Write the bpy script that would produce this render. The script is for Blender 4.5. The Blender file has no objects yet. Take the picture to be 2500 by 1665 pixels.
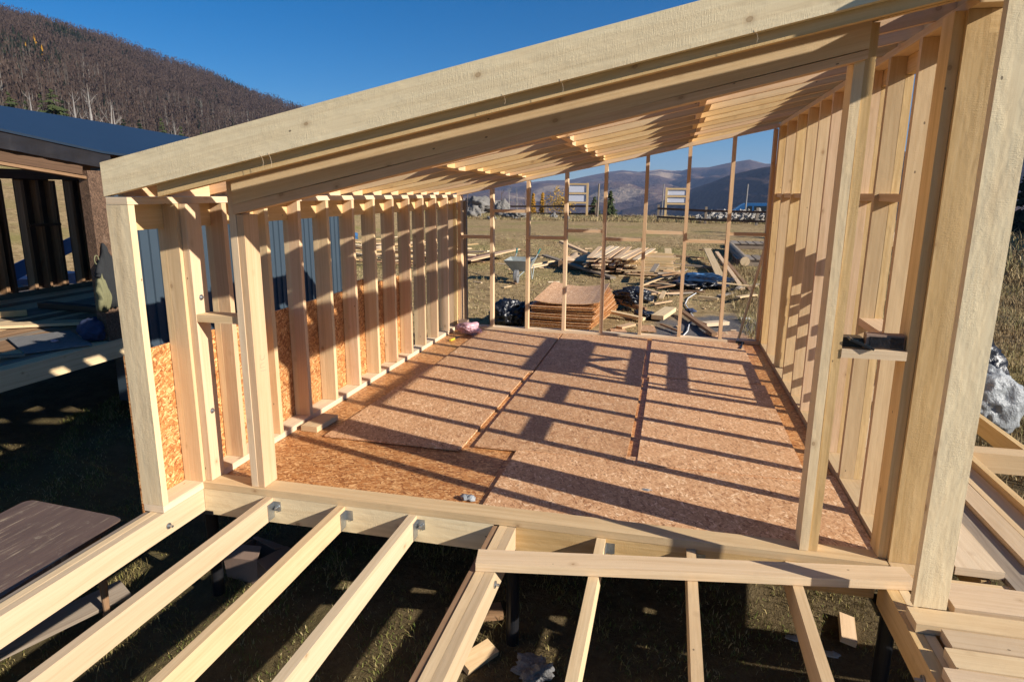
import bpy, math, random
import numpy as np
from mathutils import Vector, Matrix
R = random.Random(7)
scene = bpy.context.scene
COL = scene.collection
V = Vector

# ------------------------------------------------------------------ materials
def new_mat(name):
    m = bpy.data.materials.new(name); m.use_nodes = True
    nt = m.node_tree; b = nt.nodes['Principled BSDF']
    return m, nt, b
def N(nt, typ, **kw):
    n = nt.nodes.new(typ)
    for k, v in kw.items():
        if hasattr(n, k): setattr(n, k, v)
        else: n.inputs[k].default_value = v
    return n
def mapping(nt, src, scale, rot=(0, 0, 0), loc=(0, 0, 0)):
    mp = N(nt, 'ShaderNodeMapping')
    mp.inputs['Scale'].default_value = scale; mp.inputs['Rotation'].default_value = rot; mp.inputs['Location'].default_value = loc
    nt.links.new(src, mp.inputs['Vector']); return mp.outputs[0]
def noise(nt, vec, scale, detail=4, rough=.55, dist=0):
    n = N(nt, 'ShaderNodeTexNoise'); n.inputs['Scale'].default_value = scale; n.inputs['Detail'].default_value = detail
    n.inputs['Roughness'].default_value = rough; n.inputs['Distortion'].default_value = dist
    nt.links.new(vec, n.inputs['Vector']); return n.outputs['Fac']
def ramp(nt, fac, stops):
    r = N(nt, 'ShaderNodeValToRGB'); e = r.color_ramp.elements
    while len(e) < len(stops): e.new(.5)
    for el, (p, c) in zip(e, stops):
        el.position = p; el.color = (*c, 1) if len(c) == 3 else c
    nt.links.new(fac, r.inputs[0]); return r.outputs[0]
def mix(nt, fac, a, b, mode='MIX'):
    n = N(nt, 'ShaderNodeMix', data_type='RGBA', blend_type=mode)
    for sock, v in ((n.inputs['Factor'], fac), (n.inputs[6], a), (n.inputs[7], b)):
        if isinstance(v, (int, float)): sock.default_value = v
        elif isinstance(v, tuple): sock.default_value = (*v, 1)
        else: nt.links.new(v, sock)
    return n.outputs[2]
def mth(nt, op, a, b=0.0, clamp=False):
    n = N(nt, 'ShaderNodeMath', operation=op); n.use_clamp = clamp
    for i, v in enumerate((a, b)):
        if isinstance(v, (int, float)): n.inputs[i].default_value = v
        else: nt.links.new(v, n.inputs[i])
    return n.outputs[0]
def bump(nt, b, h, strength=.3, dist=.003):
    n = N(nt, 'ShaderNodeBump'); n.inputs['Strength'].default_value = strength; n.inputs['Distance'].default_value = dist
    nt.links.new(h, n.inputs['Height']); nt.links.new(n.outputs[0], b.inputs['Normal'])

def wood(name, light, dark, rough=.75, saw=1.0, knot=(.30, .165, .07), stain=.25, bstr=.35):
    m, nt, b = new_mat(name)
    uv = N(nt, 'ShaderNodeUVMap').outputs[0]
    warp = mapping(nt, uv, (.7, 2.5, 1))
    w = noise(nt, warp, 1.0, 2)
    cmb = N(nt, 'ShaderNodeCombineXYZ'); nt.links.new(mth(nt, 'MULTIPLY', w, .09), cmb.inputs[1])
    va = N(nt, 'ShaderNodeVectorMath', operation='ADD'); nt.links.new(uv, va.inputs[0]); nt.links.new(cmb.outputs[0], va.inputs[1])
    uvw = va.outputs[0]
    fine = noise(nt, mapping(nt, uvw, (1.6, 70, 1)), 1, 6, .68)
    band = noise(nt, mapping(nt, uvw, (.45, 20, 1)), 1, 4, .6)
    board = noise(nt, mapping(nt, uv, (.09, .5, 1)), 1, 1, .3)
    f = mth(nt, 'ADD', mth(nt, 'MULTIPLY', fine, .45), mth(nt, 'MULTIPLY', band, .42))
    f = mth(nt, 'ADD', f, .045)
    col = ramp(nt, f, [(.30, tuple(c * .82 for c in dark)), (.40, dark), (.50, tuple((a + c) / 2 * 1.02 for a, c in zip(light, dark))), (.60, light)])
    col = mix(nt, mth(nt, 'MULTIPLY', board, .4, True), col, tuple(x * y for x, y in zip(light, (1.02, .86, .70))), 'MIX')
    oi = N(nt, 'ShaderNodeObjectInfo')
    col = mix(nt, 1.0, col, ramp(nt, oi.outputs['Random'], [(0, (.84, .80, .74)), (.25, (1.02, .98, .91)), (.5, (1.07, 1.07, 1.05)), (.75, (.95, .89, .83)), (1, (1.10, 1.12, 1.14))]), 'MULTIPLY')
    # blotches and rub marks
    bl = noise(nt, mapping(nt, uv, (2.5, 5, 1)), 1, 4, .6)
    col = mix(nt, ramp(nt, bl, [(.56, (0, 0, 0)), (.78, (stain,) * 3)]), col, tuple(x * y for x, y in zip(dark, (.75, .58, .45))))
    # knots
    vo = N(nt, 'ShaderNodeTexVoronoi'); vo.inputs['Scale'].default_value = 3.9; nt.links.new(mapping(nt, uv, (1, 1.3, 1)), vo.inputs['Vector'])
    sz = mth(nt, 'ADD', vo.outputs['Distance'], mth(nt, 'MULTIPLY', noise(nt, uv, 60, 2), .02))
    kn = ramp(nt, sz, [(.045, (.75, .75, .75)), (.062, (1, 1, 1)), (.078, (.35, .35, .35)), (.17, (0, 0, 0))])
    col = mix(nt, mth(nt, 'MULTIPLY', kn, .72), col, knot)
    v3 = N(nt, 'ShaderNodeTexVoronoi'); v3.inputs['Scale'].default_value = 11; nt.links.new(mapping(nt, uv, (.6, 1, 1)), v3.inputs['Vector'])
    s3 = N(nt, 'ShaderNodeSeparateColor'); nt.links.new(v3.outputs['Color'], s3.inputs[0])
    dot = mth(nt, 'MULTIPLY', mth(nt, 'LESS_THAN', v3.outputs['Distance'], .055), mth(nt, 'GREATER_THAN', s3.outputs[0], .7))
    col = mix(nt, mth(nt, 'MULTIPLY', dot, .75), col, (.08, .05, .03))
    nt.links.new(col, b.inputs['Base Color'])
    b.inputs['Roughness'].default_value = rough; b.inputs['Specular IOR Level'].default_value = .25
    sm = noise(nt, mapping(nt, uv, (230, 22, 1)), 1, 3, .6)
    lump = noise(nt, mapping(nt, uv, (95, 130, 1)), 1, 5, .75)
    patch = ramp(nt, noise(nt, mapping(nt, uv, (3, 7, 1)), 1, 3, .6), [(.38, (.15, .15, .15)), (.6, (1, 1, 1))])
    h = mth(nt, 'ADD', mth(nt, 'MULTIPLY', fine, .6), mth(nt, 'MULTIPLY', sm, .9 * saw))
    h = mth(nt, 'MULTIPLY', mth(nt, 'ADD', h, mth(nt, 'MULTIPLY', lump, 1.0 * saw)), patch)
    bump(nt, b, h, bstr, .0028)
    return m
W = {
 'pale': wood('pale_spruce', (.72, .575, .365), (.58, .43, .25)),
 'cream': wood('cream_spruce', (.74, .61, .44), (.60, .46, .30), stain=.15),
 'pink': wood('pink_spruce', (.72, .54, .365), (.57, .40, .24)),
 'gold': wood('golden_spruce', (.72, .545, .30), (.56, .39, .18), saw=1.3, bstr=.45),
 'rough': wood('rough_sawn_spruce', (.80, .69, .465), (.69, .56, .355), saw=1.7, bstr=.45, stain=.25),
 'beam': wood('joist_spruce', (.63, .515, .36), (.52, .405, .265), stain=.2),
 'bark': wood('wany_edge_wood', (.36, .235, .14), (.19, .11, .06), stain=.5),
 'grey': wood('weathered_wood', (.33, .29, .24), (.20, .165, .13), stain=.4, knot=(.1, .07, .05)),
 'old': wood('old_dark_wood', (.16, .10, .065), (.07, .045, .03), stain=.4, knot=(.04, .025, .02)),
 'tabl': wood('worn_table_wood', (.125, .092, .08), (.06, .044, .045), rough=.5, stain=.9, knot=(.36, .27, .15)),
}
def worn(name):
    m, nt, b = new_mat(name); uv = N(nt, 'ShaderNodeUVMap').outputs[0]
    base = mix(nt, noise(nt, mapping(nt, uv, (1.2, 9, 1)), 1, 5, .65), (.05, .033, .032), (.22, .145, .11))
    st = ramp(nt, noise(nt, mapping(nt, uv, (2.2, 34, 1)), 1, 6, .7), [(.54, (0, 0, 0)), (.58, (1, 1, 1))])
    pa = ramp(nt, noise(nt, uv, 3.2, 4, .6), [(.42, (0, 0, 0)), (.62, (1, 1, 1))])
    c = mix(nt, mth(nt, 'MULTIPLY', mth(nt, 'MULTIPLY', st, pa), .8), base, (.42, .33, .22))
    c = mix(nt, ramp(nt, noise(nt, uv, 9, 5, .7), [(.62, (0, 0, 0)), (.7, (.7, .7, .7))]), c, (.32, .26, .19))
    nt.links.new(c, b.inputs['Base Color']); b.inputs['Roughness'].default_value = .6; b.inputs['Specular IOR Level'].default_value = .3
    bump(nt, b, noise(nt, mapping(nt, uv, (8, 90, 1)), 1, 4, .6), .5, .003); return m
W['tabl'] = worn('worn_table_surface')
def osb(name, cols, rough=.6):
    m, nt, b = new_mat(name)
    uv = N(nt, 'ShaderNodeUVMap').outputs[0]
    cl = None; hh = None
    wv = N(nt, 'ShaderNodeTexNoise'); wv.inputs['Scale'].default_value = 5; nt.links.new(uv, wv.inputs['Vector'])
    off = N(nt, 'ShaderNodeVectorMath', operation='SCALE'); off.inputs['Scale'].default_value = .08; nt.links.new(wv.outputs['Color'], off.inputs[0])
    ad = N(nt, 'ShaderNodeVectorMath', operation='ADD'); nt.links.new(uv, ad.inputs[0]); nt.links.new(off.outputs[0], ad.inputs[1])
    for k, (rot, sc) in enumerate([(.15, (11, 58, 1)), (1.0, (13, 62, 1)), (-.75, (12, 64, 1)), (.45, (22, 90, 1))]):
        vo = N(nt, 'ShaderNodeTexVoronoi'); vo.inputs['Scale'].default_value = 1
        nt.links.new(mapping(nt, mapping(nt, ad.outputs[0], (1, 1, 1), (0, 0, rot), (k * 3.7, k * 1.3, 0)), sc), vo.inputs['Vector'])
        sp = N(nt, 'ShaderNodeSeparateColor'); nt.links.new(vo.outputs['Color'], sp.inputs[0])
        c = ramp(nt, sp.outputs[0], cols)
        h = mth(nt, 'MULTIPLY', sp.outputs[1], 1.0)
        if cl is None: cl, hh = c, h
        else:
            sel = ramp(nt, noise(nt, mapping(nt, uv, (1, 1, 1), (0, 0, 0), (k * 9., 0, 0)), 17 + 5 * k, 2), [(.5, (0, 0, 0)), (.54, (1, 1, 1))])
            cl = mix(nt, sel, cl, c); hh = mth(nt, 'ADD', mth(nt, 'MULTIPLY', hh, .5), mth(nt, 'MULTIPLY', h, .6))
    big = noise(nt, uv, 1.3, 4, .6)
    cl = mix(nt, ramp(nt, big, [(.45, (0, 0, 0)), (.75, (.3, .3, .3))]), cl, tuple(x * .62 for x in cols[1][1]))
    dust = noise(nt, uv, 3.5, 5, .7)
    cl = mix(nt, ramp(nt, dust, [(.6, (0, 0, 0)), (.8, (.25, .25, .25))]), cl, (.66, .5, .38))
    oi = N(nt, 'ShaderNodeObjectInfo')
    cl = mix(nt, 1.0, cl, ramp(nt, oi.outputs['Random'], [(0, (.90, .84, .76)), (.35, (1.08, 1.02, .94)), (.7, (1.0, .95, .88)), (1, (1.14, 1.09, 1.02))]), 'MULTIPLY')
    # dark chips
    v2 = N(nt, 'ShaderNodeTexVoronoi'); v2.inputs['Scale'].default_value = 7; nt.links.new(mapping(nt, uv, (1, 1.7, 1), (0, 0, .6)), v2.inputs['Vector'])
    sp = N(nt, 'ShaderNodeSeparateColor'); nt.links.new(v2.outputs['Color'], sp.inputs[0])
    chip = mth(nt, 'MULTIPLY', mth(nt, 'LESS_THAN', v2.outputs['Distance'], .09), mth(nt, 'GREATER_THAN', sp.outputs[0], .55))
    cl = mix(nt, mth(nt, 'MULTIPLY', chip, .6), cl, (.12, .06, .03))
    nt.links.new(cl, b.inputs['Base Color']); b.inputs['Roughness'].default_value = rough; b.inputs['Specular IOR Level'].default_value = .35
    bump(nt, b, hh, .35, .003)
    return m
OSB = osb('osb_flakes', [(0, (.28, .13, .06)), (.16, (.50, .275, .14)), (.6, (.64, .385, .21)), (.88, (.73, .475, .28)), (1, (.93, .71, .48))])
W['shadeosb'] = osb('osb_flakes_shade', [(0, (.05, .03, .02)), (.3, (.09, .055, .035)), (.6, (.12, .075, .05)), (1, (.19, .12, .08))])  # shade on the neighbour's corner panel, put into the flake colours
OSBO = osb('osb_flakes_orange', [(0, (.18, .06, .02)), (.3, (.40, .165, .055)), (.65, (.54, .26, .095)), (1, (.80, .50, .24))], .45)

def plain(name, col, rough=.6, metal=0, var=.25, scale=6, bs=.2, spec=.5, bd=.01):
    m, nt, b = new_mat(name)
    tc = N(nt, 'ShaderNodeTexCoord').outputs['Object']
    n = noise(nt, tc, scale, 5, .6)
    c = mix(nt, n, tuple(x * (1 - var) for x in col), tuple(min(1, x * (1 + var)) for x in col))
    nt.links.new(c, b.inputs['Base Color']); b.inputs['Roughness'].default_value = rough; b.inputs['Metallic'].default_value = metal
    b.inputs['Specular IOR Level'].default_value = spec
    bump(nt, b, noise(nt, tc, scale * 4, 4, .6), bs, bd)
    return m
GALV = plain('galvanised_steel', (.42, .44, .45), .38, .9, .15, 40, .1)
BLACKST = plain('black_painted_steel', (.012, .012, .014), .35, 0, .3, 20, .1)
BLACKPL = plain('black_plastic_sheet', (.012, .013, .018), .28, 0, .3, 9, .6)
DARKMET = None
def ribbed(name, col, axis='y', pitch=.2, rough=.45, hgt=.02):
    m, nt, b = new_mat(name)
    tc = N(nt, 'ShaderNodeTexCoord').outputs['Object']
    n = noise(nt, tc, 1.7, 3)
    c = mix(nt, n, tuple(x * .85 for x in col), tuple(x * 1.12 for x in col))
    nt.links.new(c, b.inputs['Base Color']); b.inputs['Roughness'].default_value = rough
    b.inputs['Metallic'].default_value = .0
    return m
ROOFM = ribbed('dark_blue_roof_sheet', (.016, .030, .052))
CORR = ribbed('blue_grey_metal_cladding', (.048, .070, .092))
TARP = plain('black_membrane', (.014, .012, .013), .5, 0, .4, 5, .3, bd=.01)
ROCK = plain('grey_rock', (.20, .185, .165), .85, 0, .35, 2.2, .8, bd=.08)
RUBBLE = plain('pale_rubble', (.33, .30, .26), .9, 0, .5, 3, .8, bd=.05)
SILVER = plain('silver_plastic_film', (.30, .315, .32), .4, .0, .3, 7, .6, bd=.03)
WHITE = plain('white_sheet', (.62, .64, .72), .6, 0, .08, 5, .1)
BLUEP = plain('blue_plastic', (.04, .12, .26), .4, 0, .3, 5, .3)
PINKP = plain('pink_film', (.62, .36, .40), .35, 0, .25, 12, .6)
CARD = plain('brown_cardboard', (.30, .20, .145), .85, 0, .15, 8, .2)
YELLOW = plain('yellow_plastic', (.65, .5, .05), .45, 0, .1, 8, .1)
CONC = plain('concrete_dust', (.19, .185, .18), .9, 0, .35, 22, .9)
OLIVE = plain('olive_cloth', (.17, .16, .08), .9, 0, .2, 14, .4)
DCLOTH = plain('dark_cloth', (.02, .021, .022), .95, 0, .3, 14, .4)
BCLOTH = plain('navy_cloth', (.03, .045, .10), .9, 0, .5, 9, .5)
GRAPH = plain('graphite', (.22, .17, .13), .8, 0, .1, 5, 0)
VANB = plain('blue_car_paint', (.03, .13, .33), .2, .2, .05, 3, 0)
GLASS = plain('dark_glass', (.02, .03, .04), .08, 0, .1, 3, 0)
RUBBER = plain('black_rubber', (.02, .02, .02), .8, 0, .2, 8, .2)
TRAY = plain('mortar_stained_steel', (.34, .36, .33), .6, .3, .35, 8, .3)
GREENP = plain('green_handle', (.03, .16, .13), .4, 0, .2, 8, .1)
PUTTY = plain('white_paint', (.7, .7, .68), .5, 0, .1, 8, .1)
REDB = plain('dark_red_boards', (.2, .1, .08), .8, 0, .4, 7, .3)
SAWD = plain('sawdust', (.60, .42, .26), .95, 0, .25, 30, .8)
BIRCH = plain('birch_bark', (.27, .25, .23), .8, 0, .3, 12, .3)
TWIG = plain('bare_twigs', (.15, .115, .10), .9, 0, .3, 3, .1)
NEEDLE = plain('spruce_needles', (.05, .062, .024), .9, 0, .6, 1.2, .2, spec=.1)
DNEEDLE = plain('dark_needles', (.018, .028, .015), .9, 0, .4, .6, .2, spec=.05)
LARCH = plain('golden_larch_needles', (.42, .22, .03), .9, 0, .4, 1.5, .2, spec=.1)
YLEAF = plain('yellow_leaves', (.32, .20, .055), .9, 0, .5, 2.5, .2, spec=.1)
TRUNK = plain('bark', (.09, .07, .055), .9, 0, .3, 12, .5)
def faceted(name, cols, scale=.02, rough=.95):
    """colour picked per leaf/tree from UV.x so each clump keeps its own tone"""
    m, nt, b = new_mat(name)
    uv = N(nt, 'ShaderNodeUVMap').outputs[0]
    sp = N(nt, 'ShaderNodeSeparateXYZ'); nt.links.new(uv, sp.inputs[0])
    nt.links.new(ramp(nt, sp.outputs[0], cols), b.inputs['Base Color'])
    b.inputs['Roughness'].default_value = rough; b.inputs['Specular IOR Level'].default_value = .1
    return m
GRASSB = faceted('grass_blades', [(0, (.15, .115, .045)), (.3, (.34, .26, .11)), (.55, (.16, .17, .04)), (.8, (.10, .13, .03)), (1, (.46, .36, .18))], rough=.7)
DRYB = faceted('dry_grass_blades', [(0, (.22, .155, .08)), (.5, (.40, .30, .16)), (.8, (.22, .21, .08)), (1, (.50, .39, .22))])
FORM = faceted('forest_trees', [(0, (.045, .032, .025)), (.3, (.062, .041, .032)), (.55, (.085, .06, .046)), (.62, (.018, .022, .012)), (.8, (.012, .017, .011)), (.97, (.026, .032, .014)), (.985, (.34, .17, .02)), (1, (.34, .17, .02))])
STEMM = faceted('pale_stems', [(0, (.09, .075, .06)), (.75, (.14, .12, .10)), (1, (.30, .28, .25))])

# ------------------------------------------------------------------ object helpers
WL = {}
SITE = (1.0, (0, 0, 0))      # local survey frame (scale, offset) of the plot being built
def tag(o, label=None, cat=None, group=None, kind=None):
    if label: o['label'] = label
    if cat: o['category'] = cat
    if group: o['group'] = group
    if kind: o['kind'] = kind
    return o
def thing(name, label, cat, loc=(0, 0, 0), group=None):
    loc = V(loc) * SITE[0] + V(SITE[1]); o = bpy.data.objects.new(name, None); COL.objects.link(o); o.location = loc; o.empty_display_size = .2
    WL[o.name] = V(loc); return tag(o, label, cat, group)
class MB:
    def __init__(s): s.v = []; s.f = []; s.uv = []; s.mi = []
    def add(s, vs, fs, uvs=None, mi=0):
        b = len(s.v); s.v += [tuple(p) for p in vs]
        for i, f in enumerate(fs):
            s.f.append(tuple(b + k for k in f)); s.mi.append(mi)
            if uvs is not None: s.uv += [tuple(q) for q in uvs[i]]
            else: s.uv += [(vs[k][0] + vs[k][2] * .31, vs[k][1] + vs[k][2]) for k in f]
        return s
    def beam(s, p0, p1, wv, hv, n=1, wob=0.0, mi=0, taper=1.0):
        p0, p1, wv, hv = V(p0), V(p1), V(wv), V(hv)
        L = (p1 - p0).length; u0 = R.random() * 60; v0 = R.random() * 60
        vs = []
        a1, a2, a3 = R.random() * 6, R.random() * 6, R.random() * 6
        for i in range(n + 1):
            t = i / n; c = p0.lerp(p1, t); k = 1 + (taper - 1) * t
            if wob and 0 < i < n or (wob and n > 1):
                bow = math.sin(t * math.pi)
                c = c + wv.normalized() * wob * (bow * math.sin(a1) + .35 * math.sin(a3 + t * L * 5)) + hv.normalized() * wob * (bow * math.sin(a2) + .35 * math.sin(a1 + t * L * 4))
            vs += [c - wv * k - hv * k, c + wv * k - hv * k, c + wv * k + hv * k, c - wv * k + hv * k]
        fs = []; us = []
        W2, H2 = 2 * wv.length, 2 * hv.length
        widths = [W2, H2, W2, H2]
        for k in range(4):
            vo = v0 + k * 7.31
            for i in range(n):
                a, b = 4 * i + k, 4 * i + (k + 1) % 4
                fs.append((a, b, b + 4, a + 4))
                ua, ub = u0 + L * i / n, u0 + L * (i + 1) / n
                us.append([(ua, vo), (ua, vo + widths[k]), (ub, vo + widths[k]), (ub, vo)])
        fs.append((3, 2, 1, 0)); us.append([(u0, v0), (u0 + W2 * .4, v0), (u0 + W2 * .4, v0 + H2), (u0, v0 + H2)])
        e = 4 * n
        fs.append((e, e + 1, e + 2, e + 3)); us.append([(u0, v0), (u0 + W2 * .4, v0), (u0 + W2 * .4, v0 + H2), (u0, v0 + H2)])
        return s.add(vs, fs, us, mi)
    def box(s, x0, x1, y0, y1, z0, z1, axis=None, n=1, wob=0, mi=0):
        d = (x1 - x0, y1 - y0, z1 - z0)
        if axis is None: axis = 'xyz'[max(range(3), key=lambda i: d[i])]
        cx, cy, cz = (x0 + x1) / 2, (y0 + y1) / 2, (z0 + z1) / 2
        if axis == 'x': return s.beam((x0, cy, cz), (x1, cy, cz), (0, d[1] / 2, 0), (0, 0, d[2] / 2), n, wob, mi)
        if axis == 'y': return s.beam((cx, y0, cz), (cx, y1, cz), (-d[0] / 2, 0, 0), (0, 0, d[2] / 2), n, wob, mi)
        return s.beam((cx, cy, z0), (cx, cy, z1), (d[0] / 2, 0, 0), (0, d[1] / 2, 0), n, wob, mi)
    def cyl(s, p0, p1, r0, r1=None, n=10, mi=0, caps=True):
        p0, p1 = V(p0), V(p1); r1 = r0 if r1 is None else r1
        d = (p1 - p0).normalized(); a = d.orthogonal().normalized(); b = d.cross(a)
        vs = []
        for p, r in ((p0, r0), (p1, r1)):
            for i in range(n):
                t = 2 * math.pi * i / n; vs.append(p + (a * math.cos(t) + b * math.sin(t)) * r)
        L = (p1 - p0).length; fs = []; us = []; C = 2 * math.pi * max(r0, r1)
        for i in range(n):
            j = (i + 1) % n; fs.append((i, j, n + j, n + i)); us.append([(0, C * i / n), (0, C * (i + 1) / n), (L, C * (i + 1) / n), (L, C * i / n)])
        if caps:
            fs.append(tuple(range(n - 1, -1, -1))); us.append([(math.cos(6.28 * i / n) * r0, math.sin(6.28 * i / n) * r0) for i in range(n)])
            fs.append(tuple(range(n, 2 * n))); us.append([(math.cos(6.28 * i / n) * r1, math.sin(6.28 * i / n) * r1) for i in range(n)])
        return s.add(vs, fs, us, mi)
    def tube(s, pts, r, n=8, mi=0):
        for a, b in zip(pts[:-1], pts[1:]): s.cyl(a, b, r, r, n, mi, True)
        return s
    def build(s, name, mats, parent=None, smooth=False, loc=None):
        if not isinstance(mats, (list, tuple)): mats = [mats]
        vs = np.array(s.v, dtype=float).reshape(-1, 3) * SITE[0] + np.array(SITE[1])
        if parent is not None: off = WL[parent.name]; 
        elif loc is not None: off = V(loc)
        else:
            mn, mx = vs.min(0), vs.max(0); off = V(((mn[0] + mx[0]) / 2, (mn[1] + mx[1]) / 2, mn[2]))
        me = bpy.data.meshes.new(name)
        me.from_pydata((vs - np.array(off)).tolist(), [], s.f)
        ul = me.uv_layers.new(name='UVMap'); ul.data.foreach_set('uv', np.array(s.uv, dtype=np.float32).ravel())
        for m in mats: me.materials.append(m)
        if len(mats) > 1: me.polygons.foreach_set('material_index', s.mi)
        if smooth: me.polygons.foreach_set('use_smooth', [True] * len(me.polygons))
        me.update()
        o = bpy.data.objects.new(name, me); COL.objects.link(o)
        if parent is not None: o.parent = parent; o.location = (0, 0, 0); WL[o.name] = WL[parent.name].copy()
        else: o.location = off; WL[o.name] = V(off)
        return o
def bx(name, mat, x0, x1, y0, y1, z0, z1, parent=None, axis=None, n=None, wob=.0015):
    L = max(x1 - x0, y1 - y0, z1 - z0)
    if n is None: n = max(1, int(L / .35))
    return MB().box(x0, x1, y0, y1, z0, z1, axis, n, wob if n > 1 else 0).build(name, W[mat] if isinstance(mat, str) else mat, parent)
def bm_(name, mat, p0, p1, w, h, parent=None, side=None, wob=.0015, loc=None):
    """sawn board between two points: w across, h up"""
    p0, p1 = V(p0), V(p1); d = (p1 - p0).normalized()
    sv = V(side) if side else d.cross(V((0, 0, 1)))
    if sv.length < 1e-3: sv = V((1, 0, 0))
    sv = (sv - d * sv.dot(d)).normalized(); up = sv.cross(d).normalized()
    n = max(1, int((p1 - p0).length / .35))
    return MB().beam(p0, p1, sv * w / 2, up * h / 2, n, wob).build(name, W[mat] if isinstance(mat, str) else mat, parent)

# ------------------------------------------------------------------ terrain
def _n(x, y, s=0):
    return math.sin(x * 1.3 + s) * math.cos(y * 1.1 - s) * .5 + math.sin(x * 3.1 + y * 2.3 + s * 2) * .25 + math.sin(x * 7.3 - y * 5.9 + s) * .12
def G(x, y):
    if y < 12: z = -.9 + .035 * max(y, -14)
    elif y < 57: z = -.48 + .009 * (y - 12)
    else: z = -.075 - .10 * (y - 57) if y < 640 else -58.4
    z += _n(x, y) * .035 if y < 58 else 0
    if x < -13: z += min(.12 * (-x - 13) ** 1.02, 16) * (1 if y < 60 else max(0, 1 - (y - 60) / 250))
    if x > 9: z += min(.05 * (x - 9), 4) * (1 if y < 30 else max(0, 1 - (y - 30) / 30))
    z += .05 * math.exp(-((y - 57) / 3) ** 2)
    return z
def ground_mat():
    m, nt, b = new_mat('meadow_ground')
    tc = N(nt, 'ShaderNodeTexCoord').outputs['Object']
    n1 = noise(nt, tc, .22, 5, .6); n2 = noise(nt, tc, 1.6, 6, .65); n3 = noise(nt, tc, 14, 6, .75); n4 = noise(nt, mapping(nt, tc, (1, .5, 1)), 55, 4, .75)
    dry = mix(nt, n3, (.30, .20, .09), (.64, .46, .235))
    dry = mix(nt, ramp(nt, n2, [(.42, (0, 0, 0)), (.68, (.8, .8, .8))]), dry, (.34, .225, .11))
    n5 = noise(nt, tc, 4.2, 6, .8)
    dry = mix(nt, ramp(nt, n5, [(.42, (.75, .75, .75)), (.52, (0, 0, 0))]), dry, (.21, .14, .06))
    dry = mix(nt, ramp(nt, n5, [(.54, (0, 0, 0)), (.66, (.7, .7, .7))]), dry, (.62, .46, .25))
    grn = mix(nt, n3, (.18, .155, .045), (.40, .34, .12))
    col = mix(nt, ramp(nt, n1, [(.5, (0, 0, 0)), (.66, (.8, .8, .8))]), dry, grn)
    sp = N(nt, 'ShaderNodeSeparateXYZ'); nt.links.new(tc, sp.inputs[0])
    X, Y = sp.outputs[0], sp.outputs[1]
    # trampled mud right behind the house
    dx = mth(nt, 'POWER', mth(nt, 'MULTIPLY', mth(nt, 'SUBTRACT', X, 4.3), .42), 2.0); dy = mth(nt, 'POWER', mth(nt, 'MULTIPLY', mth(nt, 'SUBTRACT', Y, 9.0), .3), 2.0)
    d = mth(nt, 'ADD', mth(nt, 'ADD', dx, dy), mth(nt, 'MULTIPLY', n2, 1.1))
    mud = mix(nt, n4, (.10, .09, .085), (.24, .22, .21))
    col = mix(nt, ramp(nt, d, [(.8, (1, 1, 1)), (1.5, (0, 0, 0))]), col, mud)
    # greener patch and soil near the joists, with shade deepened in the colour
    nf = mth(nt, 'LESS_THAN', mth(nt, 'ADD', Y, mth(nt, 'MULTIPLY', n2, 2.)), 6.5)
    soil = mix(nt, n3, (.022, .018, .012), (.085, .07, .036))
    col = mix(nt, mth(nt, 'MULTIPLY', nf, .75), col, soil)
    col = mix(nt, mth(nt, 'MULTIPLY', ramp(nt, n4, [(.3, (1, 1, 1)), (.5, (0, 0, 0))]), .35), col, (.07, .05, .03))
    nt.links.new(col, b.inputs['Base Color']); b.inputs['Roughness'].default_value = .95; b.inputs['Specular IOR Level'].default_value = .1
    bump(nt, b, mth(nt, 'ADD', mth(nt, 'MULTIPLY', n4, .6), n3), .8, .06)
    return m
GROUND = ground_mat()
def axis_pts(segs):
    out = []
    for a, b, st in segs:
        n = int(round((b - a) / st)); out += [a + (b - a) * i / n for i in range(n)]
    out.append(segs[-1][1]); return out
xs = axis_pts([(-1500, -300, 100), (-300, -60, 12), (-60, -14, 2), (-14, 14, .4), (14, 60, 2), (60, 300, 12), (300, 1500, 100)])
ys = axis_pts([(-60, -8, 4), (-8, 14, .4), (14, 66, 1), (66, 200, 8), (200, 640, 40), (640, 4200, 300)])
g = MB(); g.v = [(x, y, G(x, y)) for y in ys for x in xs]; nx = len(xs)
for j in range(len(ys) - 1):
    for i in range(nx - 1):
        a = j * nx + i; g.f.append((a, a + 1, a + nx + 1, a + nx)); g.uv += [(0, 0)] * 4; g.mi.append(0)
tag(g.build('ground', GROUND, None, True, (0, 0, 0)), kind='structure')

# ------------------------------------------------------------------ house frame
SL = .2075
def zb(x): return 2.07 + SL * x                       # underside of the rafters
H = thing('house_frame', 'open pale timber frame of a shed-roofed house under construction with bare studs and rafters', 'house frame', (2.2, 2.9, -.2))
def pick(*a): return R.choice(a)
def B(name, mat, x0, x1, y0, y1, z0, z1, **k): return bx(name, mat, x0, x1, y0, y1, z0, z1, H, **k)
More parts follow.
